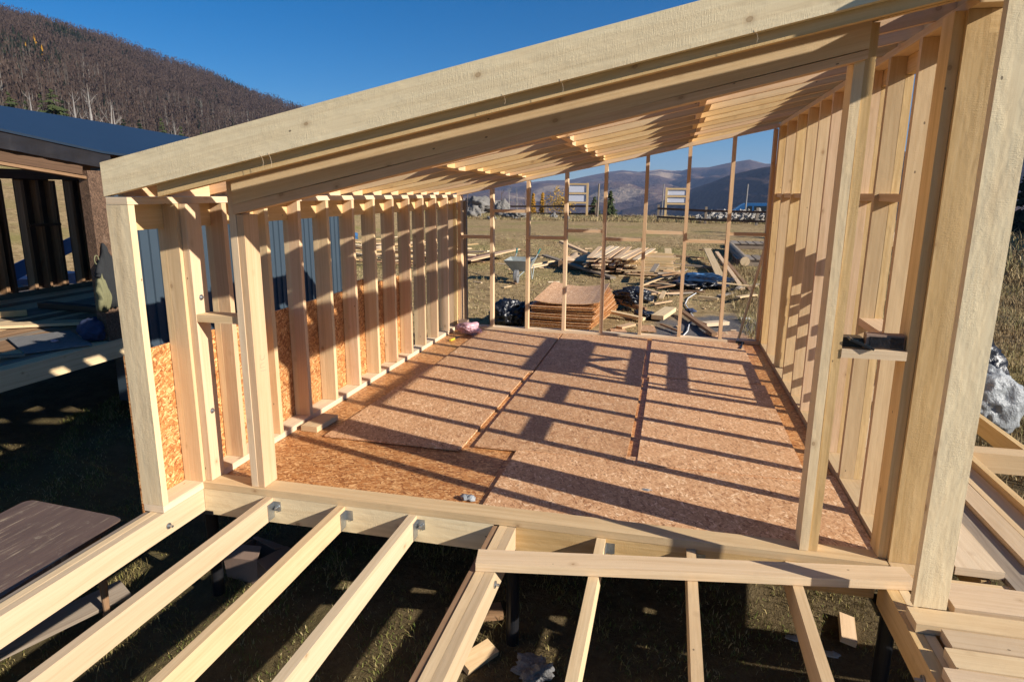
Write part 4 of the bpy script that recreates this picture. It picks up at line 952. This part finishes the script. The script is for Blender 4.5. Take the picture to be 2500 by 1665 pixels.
def baretree(name, x, y, h, mat, label, group=None, seed=0, z=None, spread=.45, leaves=None, lean=0):
    r = random.Random(seed); z = G(x, y) - .1 if z is None else z
    t = thing(name, label, 'tree', (x, y, z), group)
    m = MB(); tips = []
    m.tube([V((x, y, z)), V((x + lean * h * .4, y, z + h * .4)), V((x + lean * h * .8, y, z + h * .75))], h * .011, 7); m.cyl((x + lean * h * .8, y, z + h * .75), (x + lean * h, y, z + h), h * .008, .006, 5)
    tm = m.build('trunk', mat, t); m = MB()
    for k in range(20):
        f = r.uniform(.22, .95); a = r.random() * 6.283; p = V((x + lean * h * f, y, z + h * f)); L = h * spread * (1.05 - f) * r.uniform(.6, 1.1) + .25
        d = V((math.cos(a), math.sin(a), r.uniform(.9, 1.6))).normalized(); q = p + d * L
        m.cyl(p, q, h * .0022 * (1.2 - f) + .006, .003, 4, caps=False); tips.append(q)
        for j in range(4):
            g0 = p.lerp(q, r.uniform(.3, .95)); dd = (d + V((r.uniform(-.7, .7), r.uniform(-.7, .7), r.uniform(-.1, .5)))).normalized(); e = g0 + dd * L * r.uniform(.2, .45)
            m.cyl(g0, e, .005 + h * .0005, .002, 3, caps=False); tips.append(e)
    m.build('branches', mat, t)
    if leaves:
        m = MB()
        for q in tips:
            for j in range(6):
                c = q + V((r.gauss(0, .22), r.gauss(0, .22), r.gauss(0, .25))); s_ = r.uniform(.04, .10)
                a = V((r.uniform(-1, 1), r.uniform(-1, 1), r.uniform(-1, 1))).normalized(); b = a.orthogonal().normalized()
                m.add([c - a * s_, c + b * s_, c + a * s_, c - b * s_], [(0, 1, 2, 3)])
        m.build('crown', leaves, t)
    return t
YAW, PIT, ROL = .23175217, 1.34920041, .00712236
CAM = V((3.18725, -3.85605, 2.09))
MR = (Matrix.Rotation(YAW, 3, 'Z') @ Matrix.Rotation(PIT, 3, 'X') @ Matrix.Rotation(ROL, 3, 'Z'))
def dirpx(px, py):
    """surveyed bearing -> unit horizontal heading and slope"""
    d = MR @ V(((px - 1250) / 1613.44, -(py - 832.5) / 1613.44, -1)); hl = math.hypot(d.x, d.y)
    return d.x / hl, d.y / hl, d.z / hl
def at(px, py, dist):
    hx, hy, s_ = dirpx(px, py); return V((CAM.x + hx * dist, CAM.y + hy * dist, CAM.z + s_ * dist))
# trees behind the neighbouring house
def tree_top(px, pytop, dist):
    p = at(px, pytop, dist); return p.x, p.y, p.z
x, y, zt = tree_top(122, 207, 78); conifer('spruce_tree', x, y, zt - 1, 5.0, NEEDLE, 'full dark green spruce rising behind the blue roof at the left', seed=1, z=1)
x, y, zt = tree_top(18, 215, 80); conifer('spruce_tree', x, y, zt - 1, 4.6, NEEDLE, 'broad olive green spruce at the left picture edge above the blue roof', seed=2, z=1)
for i, (px_, py_, d_, ln, lab) in enumerate(((212, 205, 70, 0, 'tall white birch with spreading bare branches above the blue roof'), (246, 245, 71, .12, 'smaller leaning birch right of the tall white birch'), (70, 225, 84, 0, 'slim bare birch between the two spruces'), (425, 300, 80, 0, 'thin birch above the middle of the blue roof'), (275, 262, 76, 0, 'slim birch stem right of the leaning birch'), (176, 225, 82, 0, 'slender bare tree left of the tall white birch'))):
    x, y, zt = tree_top(px_, py_, d_); baretree('birch_tree', x, y, zt - 1, BIRCH, lab, seed=10 + i, z=1, lean=ln)
for i, (px_, py_, d_) in enumerate(((392, 283, 90), (338, 285, 95), (490, 318, 95), (520, 320, 100), (60, 240, 88), (150, 238, 86), (95, 222, 90), (300, 285, 92), (440, 305, 98), (-20, 200, 85))):
    x, y, zt = tree_top(px_, py_, d_); conifer('pine_tree', x, y, zt - 1, 2.2, (NEEDLE, DNEEDLE)[i % 2], 'small pines scattered in the scrub just above the blue roof', 'pines above the blue roof', 20 + i, 1)
# trees beyond the far fence
x, y, zt = tree_top(1491, 464, 62); conifer('spruce_tree', x, y, zt + 1.2, 1.3, NEEDLE, 'dark green young spruce beyond the fence behind the middle of the rear wall', seed=31, z=-1.2)
x, y, zt = tree_top(1452, 478, 72); conifer('spruce_tree', x, y, zt + 1.5, 1.4, NEEDLE, 'dark spruce half hidden left of the young spruce by the fence', seed=32, z=-1.5)
for i, (px_, py_) in enumerate(((1302, 470), (1325, 468))):
    x, y, zt = tree_top(px_, py_, 70); conifer('larch_tree', x, y, zt + 1.5, .75, LARCH, ('golden larch partly behind the second rear stud', 'golden pointed larch beyond the fence between two rear studs')[i], seed=33 + i, z=-1.5)
x, y, zt = tree_top(1362, 462, 76); baretree('yellow_bush_tree', x, y, zt + 2.6, TWIG, 'rounded tree with sparse yellow leaves left of the white notice board', seed=35, z=-2.6, spread=.5, leaves=YLEAF)
x, y, zt = tree_top(1375, 497, 68); baretree('yellow_bush_tree', x, y, zt + 1.6, TWIG, 'low yellow bush beneath the rounded yellow tree', seed=36, z=-1.4, spread=.9, leaves=YLEAF)
for i, (px_, py_, d_) in enumerate(((1243, 452, 80), (1225, 460, 84), (1205, 458, 82), (1262, 455, 86), (1283, 458, 84), (1195, 465, 78))):
    x, y, zt = tree_top(px_, py_, d_); baretree('birch_tree', x, y, zt + 2.5, BIRCH if i in (0, 3) else TWIG, 'bare grey trees beyond the fence above the boulders', 'bare trees beyond the fence', 40 + i, -2.5)
for i in range(9):
    px_ = 858 + i * 36 + R.uniform(-9, 9); x, y, zt = tree_top(px_, 452 + R.uniform(-8, 10), 62 + R.uniform(-6, 12)); baretree('bare_tree', x, y, zt + .6, TWIG, 'bare scrubby trees on the rise seen between the left studs', 'bare trees behind the left studs', 60 + i, -.6)
for i, (x, y, h) in enumerate(((29, 20, 9.5), (33, 16, 11), (26, 24, 8.5), (38, 12, 12), (30, 27, 10), (24, 30, 9), (36, 21, 12), (41, 17, 12), (21, 34, 8))):
    conifer('spruce_tree', x, y, h, h * .27, DNEEDLE, 'dark spruces in a dense row beyond the dry grass at the right', 'dark spruces at the right', 80 + i)

# ------------------------------------------------------------------ hills
def ridge_mesh(name, ridge, D0, D1, footz, mat, amp, seed, back=1.6, nseg=34, dense=2):
    """ridge: list of (bearing px, py, distance); slope rises from foot distance to the crest, then falls behind"""
    pts = []
    for (a, b) in zip(ridge[:-1], ridge[1:]):
        for k in range(dense): t_ = k / dense; pts.append(tuple(a[i] + (b[i] - a[i]) * t_ for i in range(3)))
    pts.append(ridge[-1]); rr = random.Random(seed); ph = [rr.random() * 6 for _ in range(8)]
    m = MB(); vs = []; cols = len(pts)
    for i, (px_, py_, d_) in enumerate(pts):
        hx, hy, s_ = dirpx(px_, py_); zr = CAM.z + s_ * d_
        foot = D0 + (D1 - D0) * i / (cols - 1)
        for k in range(nseg + 8):
            t_ = k / nseg
            d = foot + (d_ - foot) * t_ if t_ <= 1 else d_ + (d_ - foot) * (t_ - 1) * back
            prof = t_ ** .95 if t_ <= 1 else 1 - (t_ - 1) * 1.4
            z = footz + (zr - footz) * prof
            wx_, wy_ = CAM.x + hx * d, CAM.y + hy * d
            f = (d_ * .01)
            nz = math.sin(wx_ / (f * 3.1) + ph[0]) * math.cos(wy_ / (f * 3.7) + ph[1]) + .5 * math.sin(wx_ / (f * 1.3) + wy_ / (f * 1.7) + ph[2]) + .25 * math.sin(wx_ / (f * .5) + ph[3]) * math.sin(wy_ / (f * .6) + ph[4])
            env = math.sin(min(t_, 1) * math.pi) if t_ < 1 else 0
            vs.append((wx_, wy_, z + amp * nz * env))
    K = nseg + 8
    fs = [(i * K + k, (i + 1) * K + k, (i + 1) * K + k + 1, i * K + k + 1) for i in range(cols - 1) for k in range(K - 1)]
    m.v = vs; m.f = fs; m.mi = [0] * len(fs); m.uv = [(0, 0)] * (4 * len(fs))
    o = m.build(name, mat, None, True, (0, 0, 0)); tag(o, kind='structure'); return np.array(vs).reshape(cols, K, 3)
def hill_mat(name, cols, s1, s2, clear=None):
    m, nt, b = new_mat(name)
    tc = N(nt, 'ShaderNodeTexCoord').outputs['Object']
    n1 = noise(nt, tc, s1, 6, .6); n2 = noise(nt, mapping(nt, tc, (1, 1, .35)), s2, 5, .75)
    c = ramp(nt, mth(nt, 'ADD', mth(nt, 'MULTIPLY', n1, .6), mth(nt, 'MULTIPLY', n2, .4)), cols)
    if clear:
        c = mix(nt, ramp(nt, noise(nt, mapping(nt, tc, (1, 1, 2.5)), clear[0], 4, .6), [(clear[1], (0, 0, 0)), (clear[1] + .05, (1, 1, 1))]), c, clear[2])
    c = mix(nt, mth(nt, 'MULTIPLY', n2, .6), c, (.012, .014, .014))
    nt.links.new(c, b.inputs['Base Color']); b.inputs['Roughness'].default_value = 1; b.inputs['Specular IOR Level'].default_value = 0
    bump(nt, b, n2, 1, 12)
    return m
HM = hill_mat('brown_wooded_slope', [(.3, (.03, .03, .02)), (.5, (.075, .05, .038)), (.7, (.10, .075, .05))], .006, .12)
FARM = hill_mat('far_mountain', [(.34, (.02, .045, .04)), (.43, (.10, .07, .06)), (.53, (.21, .135, .105)), (.66, (.40, .28, .18))], .0022, .02, (.0045, .56, (.5, .37, .25)))
DARKM = hill_mat('dark_mountain', [(.32, (.02, .032, .028)), (.48, (.075, .05, .042)), (.64, (.19, .12, .085))], .004, .05)
V1 = ridge_mesh('hill', [(-160, 10, 430), (0, 48, 440), (100, 72, 445), (200, 99, 450), (280, 120, 460), (400, 161, 480), (500, 193, 500), (600, 235, 530), (735, 278, 560), (850, 330, 600), (960, 385, 640), (1080, 430, 700), (1160, 452, 760)], 105, 260, 2, HM, 2.5, 3)
ridge_mesh('mountain', [(1060, 450, 2600), (1130, 448, 2600), (1200, 446, 2600), (1299, 445, 2600), (1338, 441, 2600), (1389, 440, 2600), (1440, 429, 2600), (1487, 420, 2600), (1520, 416, 2600), (1560, 420, 2550), (1610, 414, 2550), (1640, 417, 2600), (1665, 417, 2500), (1690, 410, 2400), (1730, 409, 2300), (1775, 399, 2200), (1830, 390, 2200), (1868, 400, 2200), (1930, 402, 2200), (2050, 385, 2200)], 900, 900, -58, FARM, 16, 9, dense=4)
ridge_mesh('mountain', [(1520, 512, 1250), (1600, 498, 1250), (1641, 482, 1250), (1699, 458, 1200), (1740, 445, 1150), (1775, 430, 1100), (1830, 416, 1050), (1870, 408, 1000), (1960, 400, 950), (2080, 395, 900), (2200, 372, 850), (2350, 350, 800), (2560, 330, 800)], 640, 520, -58, DARKM, 9, 12, dense=4)

# forest on the left hill: thousands of trees reading as one wooded slope
rr = np.random.RandomState(4)
cols_, K_, _ = V1.shape; K_ = 35
nt_ = 20000
ui = rr.rand(nt_) * (cols_ - 1.001); vi = (rr.rand(nt_) ** .8) * (K_ - 1.001)
i0 = ui.astype(int); k0 = vi.astype(int); fu = (ui - i0)[:, None]; fv = (vi - k0)[:, None]
P0 = V1[i0, k0] * (1 - fu) * (1 - fv) + V1[i0 + 1, k0] * fu * (1 - fv) + V1[i0, k0 + 1] * (1 - fu) * fv + V1[i0 + 1, k0 + 1] * fu * fv
def cluster_noise(P): return np.sin(P[:, 0] / 31 + 1) * np.cos(P[:, 1] / 27) + .7 * np.sin(P[:, 0] / 13 + P[:, 1] / 17) + .8 * (rr.rand(len(P)) - .5)
cn = cluster_noise(P0); con = cn > 1.3; con |= rr.rand(nt_) < .025
def forest_mesh(name, mats, Pc, kind, tones, lab):
    vs = []; uvs = []; n = len(Pc)
    r = rr
    H_ = (r.uniform(5, 9, n) if kind == 'bare' else r.uniform(4.5, 8, n)) * (1 if kind != 'con' else 1)
    if kind == 'stem': H_ = r.uniform(6, 11, n)
    tris = []
    if kind == 'con':
        for lay in range(5):
            for q in range(5):
                a = r.rand(n) * 6.28; rad = H_ * .19 * (1 - lay / 5.6) * r.uniform(.7, 1.2, n); z0 = H_ * (.06 + .18 * lay); z1_ = H_ * (.34 + .17 * lay)
                a2 = a + 1.35
                A_ = np.stack([Pc[:, 0] + rad * np.cos(a), Pc[:, 1] + rad * np.sin(a), Pc[:, 2] + z0], 1)
                B_ = np.stack([Pc[:, 0] + rad * np.cos(a2), Pc[:, 1] + rad * np.sin(a2), Pc[:, 2] + z0], 1)
                C_ = np.stack([Pc[:, 0], Pc[:, 1], Pc[:, 2] + z1_], 1); tris.append(np.stack([A_, B_, C_], 1))
    elif kind == 'bare':
        for q in range(22):
            a = r.rand(n) * 6.28; ra = r.uniform(.02, .32, n) * H_; zc_ = H_ * r.uniform(.2, .9, n); s_ = r.uniform(.1, .28, n)
            c = np.stack([Pc[:, 0] + ra * np.cos(a), Pc[:, 1] + ra * np.sin(a), Pc[:, 2] + zc_], 1)
            t1 = np.stack([np.cos(a + 1.3) * s_, np.sin(a + 1.3) * s_, r.uniform(-.2, .2, n)], 1); up = np.stack([np.cos(a) * s_ * .8, np.sin(a) * s_ * .8, s_ * r.uniform(2.0, 4.2, n)], 1)
            tris.append(np.stack([c - t1, c + t1, c + up], 1))
    else:
        for q in range(2):
            a = r.rand(n) * 6.28; s_ = .09
            c = np.stack([Pc[:, 0], Pc[:, 1], Pc[:, 2]], 1); t1 = np.stack([np.cos(a) * s_, np.sin(a) * s_, 0 * a], 1); up = np.stack([r.uniform(-.4, .4, n), r.uniform(-.4, .4, n), H_], 1)
            tris.append(np.stack([c - t1, c + t1, c + up], 1))
    T_ = np.stack(tris, 1); nt2 = T_.shape[1]
    vv = T_.reshape(-1, 3); tone = np.repeat(tones, nt2 * 3)
    me = bpy.data.meshes.new(name); nf = n * nt2
    me.vertices.add(len(vv)); me.vertices.foreach_set('co', vv.astype(np.float32).ravel())
    me.loops.add(nf * 3); me.loops.foreach_set('vertex_index', np.arange(nf * 3, dtype=np.int32))
    me.polygons.add(nf); me.polygons.foreach_set('loop_start', np.arange(0, nf * 3, 3, dtype=np.int32)); me.polygons.foreach_set('loop_total', np.full(nf, 3, dtype=np.int32))
    ul = me.uv_layers.new(name='UVMap'); ul.data.foreach_set('uv', np.stack([tone, tone], 1).astype(np.float32).ravel())
    me.materials.append(mats); me.update(); me.validate()
    o = bpy.data.objects.new(name, me); COL.objects.link(o); tag(o, lab, 'forest', None, 'stuff')
forest_mesh('bare_forest', FORM, P0[~con], 'bare', rr.rand((~con).sum()) * .55, 'brown leafless broadleaf forest covering the left hill')
forest_mesh('spruce_forest', FORM, P0[con], 'con', np.where(rr.rand(con.sum()) < .006, 1.0, .64 + .3 * rr.rand(con.sum())), 'dark green spruces scattered through the left hillside forest')
low = (vi < 13) & ~con
forest_mesh('birch_grove', STEMM, P0[low][:1500], 'stem', rr.rand(len(P0[low][:1500])), 'pale birch stems at the foot of the left hillside')

# grass
def blades(name, n, xr, yr, hr, mat, label, seed, width=.004, keep=None, clump=.5):
    r = np.random.RandomState(seed)
    X = r.uniform(*xr, n); Y = r.uniform(*yr, n)
    cl = np.sin(X * 5.1 + 1.3 * np.sin(Y * 3.3)) * np.cos(Y * 4.7 + X) + .6 * np.sin(X * 13 + Y * 11)
    k = (cl + r.uniform(-1.2, 1.2, n)) > -.9 + clump
    if keep is not None: k &= keep(X, Y)
    X, Y, cl = X[k], Y[k], cl[k]; n = len(X)
    Z = np.array([G(a, b) for a, b in zip(X, Y)]) - .01
    Hh = r.uniform(*hr, n) * (1 + .35 * cl); a = r.rand(n) * 6.28; b = r.rand(n) * 6.28; ln = Hh * r.uniform(.15, 1.0, n); w = width * r.uniform(.6, 1.4, n)
    base = np.stack([X, Y, Z], 1); t1 = np.stack([np.cos(a) * w, np.sin(a) * w, 0 * a], 1)
    mid = base + np.stack([np.cos(b) * ln * .35, np.sin(b) * ln * .35, Hh * .6], 1); tip = base + np.stack([np.cos(b) * ln, np.sin(b) * ln, Hh * r.uniform(.7, 1, n)], 1)
    vv = np.stack([base - t1, base + t1, mid + t1 * .7, mid - t1 * .7, tip], 1).reshape(-1, 3)
    me = bpy.data.meshes.new(name)
    f = []; o5 = np.arange(n) * 5
    quads = np.stack([o5, o5 + 1, o5 + 2, o5 + 3], 1); tr_ = np.stack([o5 + 3, o5 + 2, o5 + 4], 1)
    me.vertices.add(len(vv)); me.vertices.foreach_set('co', vv.astype(np.float32).ravel())
    loops = np.concatenate([quads.ravel(), tr_.ravel()]).astype(np.int32)
    me.loops.add(len(loops)); me.loops.foreach_set('vertex_index', loops)
    me.polygons.add(2 * n); me.polygons.foreach_set('loop_start', np.concatenate([np.arange(n) * 4, 4 * n + np.arange(n) * 3]).astype(np.int32)); me.polygons.foreach_set('loop_total', np.concatenate([np.full(n, 4), np.full(n, 3)]).astype(np.int32))
    tn = np.clip(.5 + .3 * np.sin(X * 2.1 + Y) + .35 * (r.rand(n) - .5) * 2, 0, 1)
    ul = me.uv_layers.new(name='UVMap'); tt = np.concatenate([np.repeat(tn, 4), np.repeat(tn, 3)]); ul.data.foreach_set('uv', np.stack([tt, tt], 1).astype(np.float32).ravel())
    me.materials.append(mat); me.update(); me.validate()
    o = bpy.data.objects.new(name, me); COL.objects.link(o); tag(o, label, 'grass', None, 'stuff')
blades('grass', 150000, (-4.3, 8.6), (-2.2, 2.6), (.012, .055), GRASSB, 'short matted grass under the open front joists', 1, .003, clump=.75)
blades('grass', 9000, (-1.5, 5), (-2.2, 2.0), (.06, .12), GRASSB, 'taller loose tufts of grass under the front joists', 9, .0025, keep=lambda X, Y: (np.sin(X * 4.3 + 2) * np.sin(Y * 5.1 + X * 2)) > .55, clump=-.5)
blades('grass', 50000, (-4.3, 0), (2.6, 7), (.03, .08), GRASSB, 'short grass in the gap between the two houses', 2, .004)
blades('grass', 90000, (4.7, 14), (1.9, 20), (.05, .22), DRYB, 'tall dry grass beyond the right deck', 3, .006, clump=.1)
blades('grass', 170000, (-12, 8), (7, 30), (.02, .06), DRYB, 'short dry meadow grass behind the rear wall', 4, .008, keep=lambda X, Y: ~((X > .5) & (X < 2.2) & (Y < 11.3)) & ~((X > 2.8) & (Y < 11.5)))
blades('grass', 45000, (-26, 16), (49, 59), (.08, .3), DRYB, 'straggly tall dry grass along the far fence', 5, .02, clump=.5)
blades('grass', 26000, (-10, 8), (8, 34), (.08, .2), DRYB, 'scattered taller tussocks in the meadow', 10, .009, keep=lambda X, Y: ((np.sin(X * 1.7 + 3 * np.sin(Y * .6)) * np.sin(Y * 1.3 + X)) > .72) & ~((X > .5) & (X < 2.2) & (Y < 11.3)), clump=-.6)
blades('grass', 60000, (12, 44), (-2, 30), (.2, .6), DRYB, 'tall straw coloured grass on the rise at the far right', 6, .02)

# ------------------------------------------------------------------ light, sky, camera
S = V((2.05, -.67, 1.0)).normalized()
el = math.asin(S.z); az = math.atan2(S.x, S.y)      # clockwise from +Y
w = bpy.data.worlds.new('World'); scene.world = w; w.use_nodes = True
nt = w.node_tree; bg = nt.nodes['Background']; hs = nt.nodes.new('ShaderNodeHueSaturation'); hs.inputs['Saturation'].default_value = 1.28; hs.inputs['Value'].default_value = .95
sky = nt.nodes.new('ShaderNodeTexSky'); sky.sky_type = 'NISHITA'; sky.sun_disc = False
sky.sun_elevation = el; sky.sun_rotation = az; sky.altitude = 1500; sky.air_density = 1.0; sky.dust_density = .0; sky.ozone_density = 6
nt.links.new(sky.outputs[0], hs.inputs['Color']); nt.links.new(hs.outputs[0], bg.inputs['Color']); bg.inputs['Strength'].default_value = .062
sun = bpy.data.lights.new('sun', 'SUN'); sun.energy = 4.9; sun.angle = math.radians(.53); sun.color = (1, .93, .83)
so = bpy.data.objects.new('sun', sun); COL.objects.link(so); so.rotation_euler = S.to_track_quat('Z', 'Y').to_euler(); so.location = (20, -10, 15)
cam = bpy.data.cameras.new('camera'); co = bpy.data.objects.new('camera', cam); COL.objects.link(co)
cam.sensor_width = 36; cam.sensor_fit = 'HORIZONTAL'; cam.lens = 1613.44 / 2500 * 36; cam.clip_start = .05; cam.clip_end = 12000
co.matrix_world = Matrix.Translation(CAM) @ MR.to_4x4()
scene.camera = co
vs_ = scene.view_settings; vs_.view_transform = 'Standard'; vs_.look = 'None'; vs_.exposure = .68; vs_.gamma = 1
scene.render.engine = 'CYCLES'; scene.cycles.use_denoising = True; scene.cycles.max_bounces = 8

hz, nt, b = new_mat('haze_air'); nt.nodes.remove(b)
pv = nt.nodes.new('ShaderNodeVolumePrincipled'); pv.inputs['Color'].default_value = (.48, .64, 1.0, 1); pv.inputs['Density'].default_value = .00019; pv.inputs['Anisotropy'].default_value = .2
nt.links.new(pv.outputs[0], nt.nodes['Material Output'].inputs['Volume'])
m = MB().box(-1700, 1700, -200, 4400, -130, 190, 'y'); o = m.build('haze', hz); tag(o, kind='stuff')
